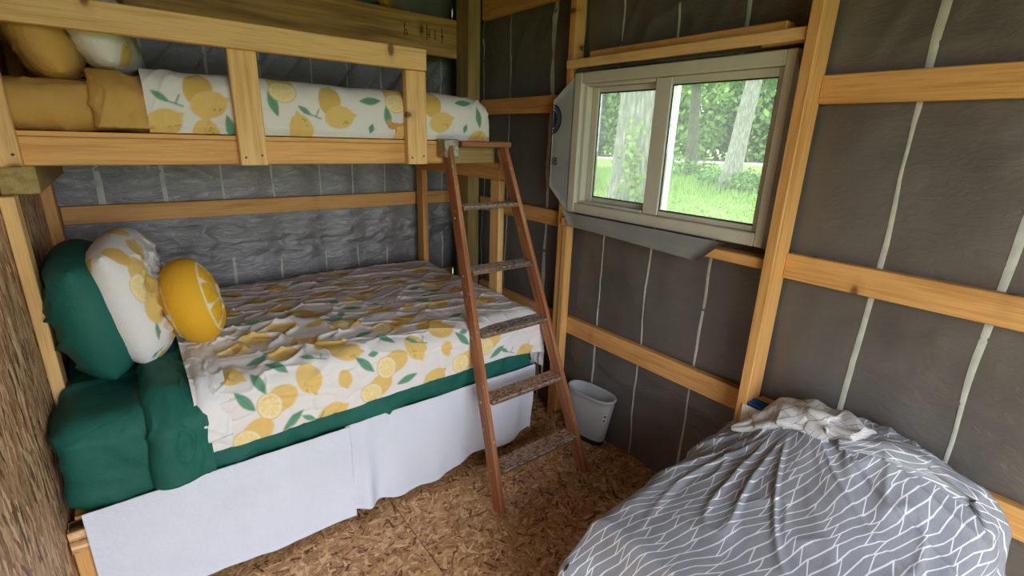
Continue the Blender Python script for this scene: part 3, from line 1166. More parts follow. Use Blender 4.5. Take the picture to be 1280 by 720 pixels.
MOT = []
for k, l in dict(
    half=[(0.208, 1.492, 325), (0.297, 1.393, 340), (0.671, 1.461, 325), (0.742, 1.372, 340), (1.101, 1.459, 350), (1.236, 1.4, 320), (0.198, 1.054, 0), (0.707, 0.559, 0), (0.806, 0.715, 0), (0.804, 1.141, 0), (1.111, 1.013, 0), (1.106, 0.556, 0), (0.653, 1.031, 0), (1.283, 0.685, 0), (0.30, 0.30, 40), (0.9, 0.2, 0)],
    lemon2=[(0.536, 1.2, 10), (0.534, 0.786, 0), (0.973, 1.219, 0)],
    lemon=[(0.488, 1.509, -20), (0.419, 1.342, 75), (0.574, 1.268, 20), (0.466, 1.116, 30), (0.36, 1.181, 20), (0.308, 0.99, 20), (0.162, 1.243, 40), (0.422, 0.933, 10), (0.581, 0.853, 0), (0.468, 0.665, 0), (0.413, 0.492, 0), (0.54, 0.307, 0), (0.875, 0.429, 0), (0.922, 0.648, 0), (0.867, 0.924, 0), (0.911, 1.094, 0), (1.004, 1.272, 0), (0.86, 1.326, 70), (0.941, 1.502, -30), (1.457, 1.503, -30), (1.354, 0.855, 0), (1.384, 1.07, 0), (1.419, 0.575, 0), (1.36, 0.389, 0), (0.256, 0.605, 0), (1.142, 1.56, 20)],
    small=[(0.548, 1.378, 80), (0.547, 0.961, 0), (0.531, 0.539, 0), (0.996, 0.953, 0), (1.008, 1.367, 80), (1.027, 0.412, 0)],
    leaf=[(0.2, 1.364, 55), (0.346, 1.48, -35), (0.634, 1.343, 50), (0.322, 1.262, 50), (0.278, 1.184, -20), (0.251, 1.31, 70), (0.326, 0.815, 40), (0.257, 0.803, -10), (0.768, 0.819, 30), (0.723, 0.72, 0), (0.635, 0.949, 0), (0.695, 1.157, -20), (0.764, 0.305, 20), (0.309, 0.321, 20), (0.75, 1.246, 50), (1.092, 1.341, 50), (1.285, 1.462, -30), (0.811, 1.459, -15), (1.142, 1.169, -15), (1.239, 0.782, 20), (1.157, 0.713, -15), (1.093, 0.929, 0), (1.13, 0.437, 0), (0.659, 0.276, -10)],
    bud=[(0.689, 0.887, 0), (0.674, 1.31, 0), (1.152, 0.843, 0), (1.105, 1.31, 0), (0.703, 0.392, 0)],
    sprig=[(0.434, 1.508, 0), (0.465, 1.277, 0), (1.359, 1.482, 0), (0.884, 1.31, 0), (0.916, 0.858, 0)]).items():
    for (a, b, an) in l:
        MOT.append((k, a, b, an, 1.0))


def duvet_surface(x0, xr, a_max, yb, yf, b_max, ztop, r, rx, na, nb, crown=0.0):
    a = np.linspace(x0, a_max, na)
    b = np.linspace(0, b_max, nb)
    A, B = np.meshgrid(a, b, indexing='ij')
    pa, da = fold(A - x0, xr - x0, rx)
    pb, db = fold(B, yb - yf, r)
    drop = (da ** 3 + db ** 3) ** (1 / 3)
    X = x0 + pa
    Y = yb - pb
    Z = ztop - drop + crown * np.sin(np.clip(pb / (yb - yf), 0, 1) * PI) * (1 - sst(xr - 0.3, xr, X) * 0.6)
    # the back edge sinks towards the wall
    Z = Z - 0.03 * (1 - sst(0.0, 0.12, B))
    return A, B, np.stack([X, Y, Z], -1), db, da


# lemon duvet on the lower bed
A, Bq, Pd, db, da = duvet_surface(0.055, 1.590, 1.590 + 0.275, 3.05, 1.726, 1.508, 0.775, 0.085, 0.11, 440, 400, 0.012)
edge_wave = 0.018 * fbm(A * 2.2, A * 0, 203, 3)
taper = sst(1.32, 1.508, Bq)
Pd[..., 2] += taper * edge_wave + taper * (0.024 * sst(0.1, 1.2, A) - 0.020 * sst(1.3, 1.57, A) - 0.016)
N = normals(Pd)
N = np.where((N[..., 2:3] < -0.3), -N, N)
wz = np.exp(-((A - 0.42) / 0.30) ** 2 - ((Bq - 1.0) / 0.35) ** 2)
wr = 0.020 * fbm(A * 5, Bq * 5, 207, 3) * (0.35 + 0.65 * (1 - sst(1.2, 1.5, Bq)))
wr = wr + (0.006 + 0.016 * wz) * np.maximum(0, ridge(A * 6 + Bq * 3, Bq * 12 - A * 3, 211)) ** 3
wr = wr + (0.005 + 0.015 * wz) * np.maximum(0, ridge(A * 11 - Bq * 5, Bq * 9 + A * 6, 223)) ** 3
wr = wr + 0.008 * np.maximum(0, ridge(A * 2.2 + Bq * 1.5, Bq * 9 - A * 2, 227)) ** 4
wr = wr + 0.010 * sst(1.52, 1.7, A) * fbm(Bq * 14, A * 3, 229, 3)
sgn = np.sign(np.mean(N[100:200, 100:200, 2]))
Pd = Pd + N * sgn * (0.78 * wr)[..., None]
colr = paint(A, Bq, MOT)
# hem: curl the last row inwards
hem = Pd[:, -1:, :] + np.array([0, 0.014, 0.002])
Pd = np.concatenate([Pd, hem], 1)
cc = np.concatenate([colr.reshape(440, 400, 3), colr.reshape(440, 400, 3)[:, -1:, :]], 1).reshape(-1, 3)
tag(mesh('duvet', Pd.reshape(-1, 3), grid_faces(440, 401, None, sgn < 0), M['lemon'], colors=cc),
    'rumpled white duvet with lemon print spread over the lower bunk', 'duvet')


def strip_cloth(name, x0, x1, yb, yf, zt, b_max, r, hump, mat, label, cat, seed, left_round=0.05, na=60, nb=150, slant=0.0, tilt=0.0, droplift=None):
    """a folded-over band of bed linen lying across the bed and down its front"""
    w = x1 - x0
    a = np.linspace(0, w + left_round, na)
    b = np.linspace(0, b_max, nb)
    A, B = np.meshgrid(a, b, indexing='ij')
    pb, db = fold(B, yb - yf, r)
    # rolled left edge: first part of a climbs a half circle
    an = np.clip(A / left_round, 0, 1) * PI / 2
    xx = np.where(A < left_round, hump * (1 - np.cos(an)), hump + (A - left_round) * (w - hump) / w)
    hh = np.where(A < left_round, hump * np.sin(an), hump * (1 - 0.55 * sst(left_round, w + left_round, A)))
    X = x0 + xx + slant * (B / b_max) + tilt * (1 - B / b_max)
    Y = yb - pb
    Z = zt - db
    front = sst(yb - yf - r, yb - yf, B)
    Z = Z + hh * (1 - front)
    Y = Y - hh * front
    Pq = np.stack([X, Y, Z], -1)
    N = normals(Pq)
    s = np.sign(np.mean(N[20:40, 20:60, 2]))
    wr = 0.016 * fbm(A * 9, B * 6, seed, 4) + 0.008 * np.maximum(0, ridge(A * 14 + B * 5, B * 9 - A * 8, seed + 7)) ** 3
    Pq = Pq + N * s * wr[..., None]
    hem = Pq[:, -1:, :] + np.array([0, 0.012, 0.002])
    Pq = np.concatenate([Pq, hem], 1)
    o = mesh(name, Pq.reshape(-1, 3), grid_faces(na, nb + 1, None, s < 0), mat)
    return tag(o, label, cat)


strip_cloth('flat_sheet', -0.085, 0.085, 2.75, 1.738, 0.742, 1.235, 0.085, 0.055, M['green'], 'dark green top sheet folded back across the lower bunk', 'sheet', 301)
strip_cloth('turned_sheet', 0.055, 0.150, 2.62, 1.742, 0.772, 1.03, 0.07, 0.022, M['white'], 'white sheet edge turned back over the lower lemon duvet', 'sheet', 311, 0.03, 40, 130, 0.0, 0.03)

# bed skirt: two overlapping panels along the front and one round the end
skirt = tag(empty('bed_skirt', (0.63, 1.75, 0.03)), 'plain white bed skirt hanging below the lower bunk mattress', 'bed skirt')


def skirt_panel(xa, xb, y, hem_fn, n, seed, amp, pleat=None):
    x = np.linspace(xa, xb, n)
    v = np.linspace(0, 1, 26)
    Xs, Vs = np.meshgrid(x, v, indexing='ij')
    zt = 0.468
    zb = hem_fn(Xs)
    Z = zt + (zb - zt) * Vs
    Y = y - 0.004 - 0.004 * sst(0, 0.3, Vs) + amp * (0.05 + Vs) * (fbm(Xs * 6, Vs * 0.4 + seed, seed, 2)) + 0.006 * fbm(Xs * 9, Vs * 5, seed + 3, 3)
    if pleat:
        Y = Y - 0.03 * Vs * np.exp(-((Xs - pleat) / 0.035) ** 2)
    Pq = np.stack([Xs, Y, Z], -1)
    F0 = Pq.reshape(-1, 3)
    Bk = F0 + np.array([0, 0.003, 0])
    nf = len(F0)
    F = np.concatenate([grid_faces(n, 26, None, True), grid_faces(n, 26) + nf]).tolist()
    for i in range(n - 1):
        a0 = i * 26 + 25
        F.append([a0, a0 + 26, a0 + 26 + nf, a0 + nf])
    for j in range(25):
        F.append([j, j + 1, j + 1 + nf, j + nf])
        e = (n - 1) * 26 + j
        F.append([e + 1, e, e + nf, e + 1 + nf])
    return mesh('panel', np.concatenate([F0, Bk]), F, M['skirt'], skirt)


skirt_panel(-0.272, 0.552, 1.730, lambda x: 0.034 + 0.030 * np.exp(-((x + 0.05) / 0.25) ** 2) + 0 * x, 90, 401, 0.012)
skirt_panel(0.535, 1.545, 1.742, lambda x: 0.050 + 0.030 * sst(0.9, 1.4, x) + 0.020 * np.sin(x * 11 + 2.2), 110, 407, 0.060, 0.61)
# end return
yv = np.linspace(1.755, 2.05, 20)
vv = np.linspace(0, 1, 16)
Ys, Vs = np.meshgrid(yv, vv, indexing='ij')
Z = 0.470 + (0.07 - 0.470) * Vs
Xs = 1.548 + 0.02 * fbm(Ys * 8, Vs * 0.5, 421, 2)
mesh('panel', np.stack([Xs, Ys, Z], -1).reshape(-1, 3), grid_faces(20, 16), M['skirt'], skirt)


# ---- pillows
def pillow(name, c, T, H, L, tilt, yaw, mat, label, seed, roll=0.0, motifs=None, n=64, p=2.6, wr=0.012, group=None, colfn=None, roundp=False, cat='pillow'):
    """axes: thickness (local x), length (local y), height (local z)"""
    u = np.sin(np.linspace(-1, 1, n) * PI / 2)
    U, W = np.meshgrid(u, u, indexing='ij')        # U along length, W along height
    if roundp:
        rr = np.sqrt(U ** 2 + W ** 2)
        # square to disc
        X1 = U * np.sqrt(np.maximum(0, 1 - W ** 2 / 2))
        W1 = W * np.sqrt(np.maximum(0, 1 - U ** 2 / 2))
        rr = np.clip(np.sqrt(X1 ** 2 + W1 ** 2), 0, 1)
        th = np.sqrt(np.maximum(0, 1 - rr ** 2.8))
        Ul, Wl = X1, W1
    else:
        th = (np.maximum(0, 1 - np.abs(U) ** 5) * np.maximum(0, 1 - np.abs(W) ** 3.6)) ** 0.5
        Ul = U * np.sqrt(1 - 0.22 * W ** 2) * 1.03
        Wl = W * np.sqrt(1 - 0.30 * U ** 2) * 1.03
    verts = []
    cols = []
    faces = []
    Rm = Matrix.Rotation(yaw, 3, 'Z') @ Matrix.Rotation(tilt, 3, 'Y') @ Matrix.Rotation(roll, 3, 'X')
    Rn = np.array(Rm)
    for s in (1, -1):
        d = T / 2 * th
        wn = 1.4 * wr * (fbm(U * 3 + s * 5, W * 3, seed, 4)) + wr * 1.1 * np.maximum(0, ridge(U * 3 + W * 2 + s, W * 5 - U * 2, seed + 5)) ** 3
        x = s * np.maximum(0, d + wn * th ** 4)
        yv_ = Ul * L / 2
        zv_ = Wl * H / 2
        Q = np.stack([x, yv_, zv_], -1).reshape(-1, 3)
        verts.append(Q @ Rn.T + np.array(c))
        if motifs is not None:
            cols.append(paint(np.arcsin(U) * 2 / PI * L * 0.62, np.arcsin(W) * 2 / PI * H * 0.62 + (0.07 if s < 0 else 0), motifs))
        elif colfn is not None:
            cols.append(colfn(yv_.ravel(), zv_.ravel(), s))
        faces.append(grid_faces(n, n, None, s < 0) + (0 if s > 0 else n * n))
    Vv = np.concatenate(verts)
    F = np.concatenate(faces)
    # weld the seam
    key = np.round(Vv / 1e-5).astype(np.int64)
    _, idx, inv = np.unique(key, axis=0, return_index=True, return_inverse=True)
    inv = inv.reshape(-1)
    F = inv[F]
    Cq = np.concatenate(cols)[idx] if cols else None
    o = mesh(name, Vv[idx], F, mat, colors=Cq)
    return tag(o, label, cat, group)


pillow('pillow', (-0.178, 2.31, 0.955), 0.205, 0.46, 0.64, -0.14, 0.03, M['green'], 'dark green pillow standing against the strand board wall', 501, wr=0.024)
PM = [('half', -0.24, 0.085, 60, 1.15), ('lemon', -0.22, -0.005, 30, 1.15), ('lemon2', -0.17, 0.03, 100, 1.0), ('leaf', -0.27, -0.085, 80, 0.7), ('lemon', -0.25, -0.235, 60, 1.0),
      ('sprig', -0.28, -0.17, 0, 1.0), ('half', 0.1, -0.1, 10, 1.1), ('lemon', 0.18, 0.14, 60, 1.1), ('leaf', 0.05, 0.05, 20, 1.0), ('lemon', 0.0, 0.26, 60, 1.0), ('lemon2', -0.25, 0.22, 100, 1.2),
      ('lemon', 0.2, -0.22, 10, 1.0), ('lemon', 0.04, -0.26, 80, 1.0), ('lemon', -0.12, -0.12, 80, 1.1), ('lemon', -0.10, 0.16, 20, 1.0)]
pillow('pillow', (-0.045, 2.315, 0.985), 0.190, 0.47, 0.62, -0.17, -0.12, M['lemon'], 'white lemon print pillow between the green pillow and the yellow cushion', 511, motifs=PM, wr=0.02, n=120)


def citrus(yy, zz, s):
    R_ = 0.165
    r = np.hypot(yy, zz)
    an = np.arctan2(zz, yy)
    C0 = np.tile(np.array([0.74, 0.40, 0.030]), (len(yy), 1))
    white = np.array([0.80, 0.72, 0.52])
    n = 8
    ph = ((an / (2 * PI) * n + 0.5) % 1) - 0.5
    dist = np.abs(np.sin(ph * 2 * PI / n)) * r
    spoke = np.clip((0.0035 + 0.009 * np.exp(-((r - 0.02) / 0.03) ** 2) + 0.010 * np.exp(-((r - 0.140) / 0.022) ** 2) - dist) / 0.004, 0, 1)
    ring = np.clip((0.0045 - np.abs(r - 0.142)) / 0.004, 0, 1)
    m = np.maximum(spoke * (r < 0.144), ring)[:, None]
    return C0 * (1 - m) + white * m


cush_mat = cloth('yellow_cushion_cotton', (1, 1, 1), 0.75, 700, 0.15, attr='print')
pillow('cushion', (0.128, 2.20, 0.946), 0.190, 0.345, 0.345, -0.20, -0.17, cush_mat, 'round yellow citrus slice cushion on the lower lemon duvet', 521, colfn=citrus, roundp=True, n=110, wr=0.006, cat='cushion')

# ================================================================== UPPER BED
um = rbox('mattress', (-0.305, 2.106, 1.580), (1.44, 3.04, 1.735), 0.07, M['mustard'], None, 0.015, mat_disp(131, 0.020))
tag(um, 'upper bunk mattress in a mustard fitted sheet', 'mattress')

UM = []
for k, l in dict(
    lemon2=[(0.241, 1.731, 80), (0.692, 1.725, 80), (1.161, 1.739, 80)],
    lemon=[(0.268, 1.68, 20), (0.125, 1.612, 30), (0.249, 1.572, 90), (0.573, 1.605, 100), (0.726, 1.66, 10), (1.016, 1.595, 60), (1.201, 1.661, 20), (1.414, 1.587, 0)],
    leaf=[(0.328, 1.602, 100), (0.479, 1.699, 105), (0.863, 1.733, 5), (0.939, 1.67, 100), (1.329, 1.754, 5), (1.408, 1.689, 100)],
    bud=[(0.86, 1.621, 70), (1.33, 1.637, 70)],
    half=[(0.518, 1.768, 90), (0.98, 1.755, 90)],
    sprig=[(0.160, 1.681, 180), (0.622, 1.661, 180)]).items():
    for (a, z, an) in l:
        # cloth b measured along the fold (flat 0.93, edge radius 0.085)
        b = (3.03 - 2.096 - 0.085) + 0.085 * PI / 2 + max(1.785 - 0.085 - z, -0.085 * 1.45)
        UM.append((k, a, b, -an if k != 'sprig' else 0, 1.0))
rs = random.Random(5)
for i in range(26):
    UM.append((rs.choice(['lemon', 'half', 'leaf', 'lemon2', 'bud']), rs.uniform(0.1, 1.45), rs.uniform(0.05, 0.72), rs.uniform(0, 360), 1.0))
A, Bq, Pd, db, da = duvet_surface(0.085, 1.475, 1.475 + 0.19, 3.03, 2.096, 1.105, 1.785, 0.085, 0.10, 380, 290, 0.01)
N = normals(Pd)
sgn = np.sign(np.mean(N[100:200, 60:120, 2]))
tuck = sst(0.95, 1.105, Bq)
wr = 0.012 * fbm(A * 5, Bq * 5, 237, 4) + 0.006 * tuck * np.maximum(0, ridge(A * 16 + Bq * 5, Bq * 4, 241)) ** 2
wr = wr + 0.006 * np.exp(-((A - 0.16) / 0.07) ** 2) * np.maximum(0, ridge(A * 22 + Bq * 10, Bq * 6, 243)) ** 2
wr = wr + 0.008 * sst(1.2, 1.45, A) * np.maximum(0, ridge(A * 16 + Bq * 12, Bq * 5, 247)) ** 2
Pd = Pd + N * sgn * wr[..., None]
Pd[..., 1] = np.maximum(Pd[..., 1], 2.088) + 0.018 * sst(1.07, 1.105, Bq)
Pd[..., 2] = np.maximum(Pd[..., 2], 1.5815)
colr = paint(A, Bq, UM)
tag(mesh('duvet', Pd.reshape(-1, 3), grid_faces(380, 290, None, sgn < 0), M['lemon'], colors=colr),
    'white lemon print duvet tucked in on the upper bunk', 'duvet')
strip_cloth('flat_sheet', -0.065, 0.100, 3.00, 2.100, 1.752, 1.022, 0.085, 0.026, M['mustard'], 'mustard top sheet folded back across the upper bunk', 'sheet', 331, 0.03)

pillow('pillow', (-0.165, 2.40, 1.905), 0.165, 0.38, 0.60, -0.34, 0.0, M['mustard'], 'mustard pillow at the left end of the upper bunk', 541, wr=0.014)
UPM = [('sprig', -0.22, 0.02, 20, 1.0), ('leaf', -0.20, 0.07, 110, 0.8), ('lemon', -0.22, -0.20, 60, 1.1), ('leaf', -0.2, 0.24, 20, 0.9), ('half', 0.1, 0.1, 0, 1.1), ('lemon', 0.0, -0.1, 20, 1.1), ('leaf', 0.2, -0.1, 60, 1.0), ('lemon2', 0.0, 0.26, 20, 1.0)]
pillow('pillow', (-0.025, 2.45, 1.985), 0.18, 0.47, 0.62, -0.36, -0.10, M['lemon'], 'white lemon print pillow on the upper bunk behind the guard rail', 551, motifs=UPM, wr=0.014, n=110)

# ================================================================== LADDER
lad = tag(empty('ladder', (1.33, 1.5, 0.0)), 'old red-brown wooden ladder leaning on the upper bunk', 'ladder')


def lad_pt(side, z):
    f = z / 1.57
    return (1.078 + 0.132 * f, 1.400 + 0.66 * f, z) if side == 0 else (1.590 - 0.062 * f, 1.385 + 0.675 * f, z)


for s in (0, 1):
    p0 = lad_pt(s, 0.004)
    p1 = lad_pt(s, 1.552)
    rl = beam('side_rail', p0, p1, 0.066, 0.024, M['rail'], lad)
    if s == 0:
        for z in (1.25, 1.00, 0.735, 0.465, 0.185):
            q = lad_pt(0, z)
            disc('bolt', (q[0] - 0.0125, q[1] + 0.006, z - 0.012), (-1, 0, 0.08), 0.0085, 0.003, M['steel'], lad, 12)
for z in (1.294, 1.016, 0.748, 0.472, 0.190):
    L0 = lad_pt(0, z)
    R0 = lad_pt(1, z)
    yc = (L0[1] + R0[1]) / 2
    st = board('step', L0[0] + 0.012, R0[0] - 0.012, yc - 0.050, yc + 0.045, z - 0.020, z, M['tread'], lad, 0.004)
    # metal-tied groove lines on the tread
    if z < 0.6:
        for k in range(7):
            yy = yc - 0.042 + k * 0.0125
            board('groove', L0[0] + 0.016, R0[0] - 0.016, yy, yy + 0.003, z - 0.0005, z + 0.0012, M['ladder'], st, 0)
Lt = lad_pt(0, 1.56)
Rt = lad_pt(1, 1.56)
board('top_cap', Lt[0] + 0.045, Rt[0] + 0.018, 1.998, 2.058, 1.5555, 1.582, M['ladder'], lad, 0.004)
hb = board('hinge_bracket', Lt[0] - 0.035, Lt[0] + 0.044, 2.020, 2.096, 1.505, 1.588, M['steel'], lad, 0.004)
for (dx, dz) in ((-0.015, 0.0), (0.02, 0.05)):
    disc('rivet', (Lt[0] + dx, 2.020, 1.525 + dz), (0, -1, 0), 0.005, 0.003, M['steel'], hb, 8)
beam('step_brace', (1.115, 1.46, 0.165), (1.165, 1.47, 0.178), 0.008, 0.008, M['steel'], lad, (0, 1, 0))

# ================================================================== WASTE BIN
bn = tag(empty('waste_bin', (1.79, 1.58, 0.0)), 'slim frosted plastic waste bin standing on the floor below the window', 'bin')


def stadium(cx, cy, ang, hl, hw, z, n=48):
    out = []
    for k in range(n):
        t = 2 * PI * k / n
        c, s_ = math.cos(t), math.sin(t)
        x = hl * math.copysign(abs(c) ** 0.72, c)
        y = hw * math.copysign(abs(s_) ** 0.85, s_)
        out.append((cx + x * math.cos(ang) - y * math.sin(ang), cy + x * math.sin(ang) + y * math.cos(ang), z))
    return out


def loft(rings, closed_bottom=False):
    V = [p for r in rings for p in r]
    n = len(rings[0])
    F = []
    for i in range(len(rings) - 1):
        for k in range(n):
            F.append([i * n + k, i * n + (k + 1) % n, (i + 1) * n + (k + 1) % n, (i + 1) * n + k])
    if closed_bottom:
        F.append([k for k in range(n)][::-1])
    return V, F


BA = math.radians(96)
bc0 = (1.815, 1.590)
bc1 = (1.775, 1.535)


def bring(f, z, off=0.0):
    return stadium(bc0[0] + (bc1[0] - bc0[0]) * f, bc0[1] + (bc1[1] - bc0[1]) * f, BA, 0.116 + 0.026 * f - off, 0.044 + 0.020 * f - off, z)


rings = [bring(0.11, 0.036)] + [bring(0.11 + 0.89 * k / 8, 0.036 + 0.284 * k / 8) for k in range(1, 9)]
rings += [bring(1.03, 0.323, -0.004), bring(1.03, 0.330, -0.003), bring(1.0, 0.330, 0.003)]
rings += [bring(0.11 + 0.89 * k / 8, 0.04 + 0.28 * k / 8, 0.0035) for k in range(8, -1, -1)]
v_, f_ = loft(rings)
f_.append([(len(rings) - 1) * 48 + k for k in range(48)])
bd = mesh('bin_body', v_, f_, M['frosted'], bn)
v_, f_ = loft([bring(0.0, 0.002, 0.003), bring(0.0, 0.006, 0.0), bring(0.11, 0.038, -0.002), bring(0.11, 0.041, 0.0)], True)
f_.append([3 * 48 + k for k in range(48)])
mesh('base', v_, f_, M['black'], bn)


def on_bin(k0, z, lift):
    f = 0.11 + 0.89 * (z - 0.036) / 0.284
    r = bring(f, z, -lift)
    i = int(k0) % 48
    j = (i + 1) % 48
    t = k0 - int(k0)
    return tuple(r[i][m] * (1 - t) + r[j][m] * t for m in range(3))


def bin_patch(name, ka, kb, za, zb, lift, mat, parent, n=6):
    V = [on_bin(ka + (kb - ka) * i / (n - 1), za + (zb - za) * j / (n - 1), lift) for i in range(n) for j in range(n)]
    return mesh(name, V, grid_faces(n, n), mat, parent)


stk = bin_patch('sticker', 19.2, 21.2, 0.185, 0.245, 0.001, M['sticker'], bd)
bin_patch('sticker_print', 19.6, 20.8, 0.22, 0.238, 0.0018, M['sticker_ink'], stk)
bin_patch('sticker_print', 19.6, 20.7, 0.192, 0.208, 0.0018, M['sticker_ink'], stk)
bin_patch('hole', 20.2, 20.6, 0.075, 0.083, 0.0012, M['black'], bd)

# ================================================================== OUTLET ON THE STUD
ot = tag(empty('wall_outlet', (1.75, 0.715, 0.53)), 'white wall outlet on a blue box at the foot of the stud', 'outlet')
bx_ = board('electrical_box', 1.762, 1.83, 0.672, 0.7395, 0.545, 0.645, M['bluebox'], ot, 0.004)
for k in range(4):
    board('box_rib', 1.764 + 0.016 * k, 1.770 + 0.016 * k, 0.675, 0.737, 0.6455, 0.652, M['bluebox'], bx_, 0.001)
pl = board('plate', 1.752, 1.7595, 0.676, 0.752, 0.530, 0.642, M['plate'], ot, 0.003)
for zc in (0.562, 0.610):
    disc('socket', (1.752, 0.714, zc), (-1, 0, 0), 0.017, 0.0012, M['plate'], pl, 16)
    for (dy, dz, h) in ((-0.006, 0.002, 0.008), (0.006, 0.002, 0.007)):
        board('slot', 1.7500, 1.7508, 0.714 + dy - 0.0012, 0.714 + dy + 0.0012, zc + dz - h / 2, zc + dz + h / 2, M['black'], pl, 0)
    disc('slot', (1.7508, 0.714, zc - 0.009), (-1, 0, 0), 0.0024, 0.0006, M['black'], pl, 8)

# ================================================================== GREY COVERED BED
tag(rbox('day_bed', (0.985, 0.02, 0.06), (1.835, 0.785, 0.485), 0.05, M['white'], None, 0.06), 'low square day bed hidden under the grey patterned blanket', 'bed')


def heap(X, Y):
    prof = np.interp(Y, [-1.1, -0.5, -0.1, 0.03, 0.16, 0.33, 0.47, 0.60, 0.70, 0.80, 0.9], [0.10, 0.10, 0.10, 0.13, 0.19, 0.235, 0.22, 0.16, 0.085, 0.03, 0.0])
    g = np.exp(-((1.80 - X) / 0.24) ** 2)
    mid = 0.045 * np.exp(-((X - 1.42) / 0.28) ** 2 - ((Y - 0.35) / 0.35) ** 2)
    return prof * g + mid


na, nb = 230, 300
a = np.linspace(0, 0.878 + 0.46, na)
b = np.linspace(-0.44, 0.80 + 0.44, nb)
A, Bq = np.meshgrid(a, b, indexing='ij')
pa, da = fold(A, 0.878, 0.030)
far_p, far_d = fold(np.maximum(Bq - 0.40, 0), 0.40, 0.05)
near_p, near_d = fold(np.maximum(0.40 - Bq, 0), 0.40, 0.07)
pb, db = 0.40 + far_p - near_p, far_d + near_d
X = 1.845 - pa
Y = pb
drop = (da ** 3 + db ** 3) ** (1 / 3)
Z = 0.497 - drop + heap(X, Y) * (1 - sst(0.0, 0.2, db)) * (1 - sst(0, 0.1, da))
X = X - np.minimum(4.2 * da ** 2, 0.082 + 0.30 * np.maximum(da - 0.14, 0)) * (0.55 + 0.75 * sst(0.3, 0.8, Y))
Y = Y + 0.10 * (far_d - near_d) * (1 - sst(0.5, 0.9, pa / 0.865))
Y = np.where(X > 1.70, np.minimum(Y, 0.70 + 0.10 * (1.86 - X) / 0.16), Y)
Pd = np.stack([X, Y, Z], -1)
ua = np.concatenate([np.zeros((1, nb)), np.cumsum(np.linalg.norm(np.diff(Pd, axis=0), axis=2), 0)], 0)
ub = np.concatenate([np.zeros((na, 1)), np.cumsum(np.linalg.norm(np.diff(Pd, axis=1), axis=2), 1)], 1)
ua = ua - ua[115:116, :]
ub = ub - ub[:, 150:151]
N = normals(Pd)
sgn = np.sign(np.mean(N[20:60, 60:120, 2]))
ang = np.arctan2(Y - 0.55, 1.78 - X)
rad_ = np.hypot(Y - 0.55, 1.78 - X)
wr = 0.012 * fbm(X * 5, Y * 5, 601, 3)
wr = wr + 0.016 * np.exp(-((rad_ - 0.3) / 0.3) ** 2) * np.maximum(0, ridge(ang * 5 + rad_ * 2, rad_ * 2.5, 607)) ** 2 * sst(0.06, 0.2, rad_)
wr = wr + 0.012 * sst(1.2, 1.6, X) * np.maximum(0, ridge(X * 4 + Y * 6, Y * 9 - X * 3, 613)) ** 3
wr = wr + 0.014 * sst(0.03, 0.15, np.maximum(da, db)) * fbm(Y * 9 + X * 9, da * 3 + db * 3, 617, 2)
Pd = Pd + N * sgn * wr[..., None]
Pd[..., 0] = np.minimum(Pd[..., 0], 1.846)
Pd[..., 2] = np.maximum(Pd[..., 2], 0.012)
bl = mesh('blanket', Pd.reshape(-1, 3), grid_faces(na, nb, None, sgn < 0), M['blanket'], uvs=np.stack([ua, ub], -1).reshape(-1, 2))
tag(bl, 'grey blanket with white branching lines heaped over the low bed', 'blanket')


def roll(name, pts, rads, mat, parent, seed, nseg=40, n=90, squash=0.7):
    """a bunched roll of cloth along a path, creased lengthwise"""
    pts = np.array(pts, float)
    t = np.linspace(0, len(pts) - 1, n)
    i = np.clip(t.astype(int), 0, len(pts) - 2)
    f = (t - i)[:, None]
    f = f * f * (3 - 2 * f) * 0.5 + f * 0.5
    Pc = pts[i] * (1 - f) + pts[i + 1] * f
    rr = np.interp(t, np.arange(len(pts)), rads)
    V = []
    UV = []
    up = np.array([0, 0, 1.0])
    for k in range(n):
        d = Pc[min(k + 1, n - 1)] - Pc[max(k - 1, 0)]
        d /= np.linalg.norm(d)
        sd = np.cross(d, up)
        sd /= np.linalg.norm(sd)
        u2 = np.cross(sd, d)
        for s in range(nseg):
            an = 2 * PI * s / nseg
            r = rr[k] * (1 + 0.55 * float(fbm(np.array(an * 1.1 if an < PI else (2 * PI - an) * 1.1), np.array(k * 0.05), seed, 3)) + 0.16 * math.sin(an * 5 + k * 0.10 + seed))
            V.append(Pc[k] + sd * math.cos(an) * r + u2 * math.sin(an) * r * squash)
            UV.append((k * 0.012, s * 0.008))
    F = []
    for k in range(n - 1):
        for s in range(nseg):
            s2 = (s + 1) % nseg
            F.append([k * nseg + s, k * nseg + s2, (k + 1) * nseg + s2, (k + 1) * nseg + s])
    F.append(list(range(nseg))[::-1])
    F.append([(n - 1) * nseg + s for s in range(nseg)])
    return mesh(name, V, F, mat, parent, uvs=UV)


roll('turned_back_edge', [(1.66, 0.735, 0.575), (1.71, 0.67, 0.605), (1.745, 0.59, 0.675), (1.745, 0.50, 0.705), (1.735, 0.42, 0.72), (1.70, 0.345, 0.735)], [0.008, 0.045, 0.075, 0.075, 0.070, 0.04], M['blanket_back'], bl, 651)
roll('bunched_edge', [(1.665, 0.40, 0.70), (1.715, 0.30, 0.722), (1.755, 0.20, 0.705), (1.775, 0.08, 0.665), (1.765, 0.02, 0.60), (1.76, 0.0, 0.45), (1.75, -0.005, 0.25)], [0.02, 0.040, 0.05, 0.050, 0.045, 0.04, 0.03], M['blanket'], bl, 661)
# brown eyelet on the hanging corner
en = Vector((-0.62, 0.12, 0.775)).normalized()
et = (Vector((-0.79, 0, -0.61)) - en * Vector((-0.79, 0, -0.61)).dot(en)).normalized()
es = en.cross(et)
ec = Vector((0.864, 0.784, 0.366)) + en * 0.0015


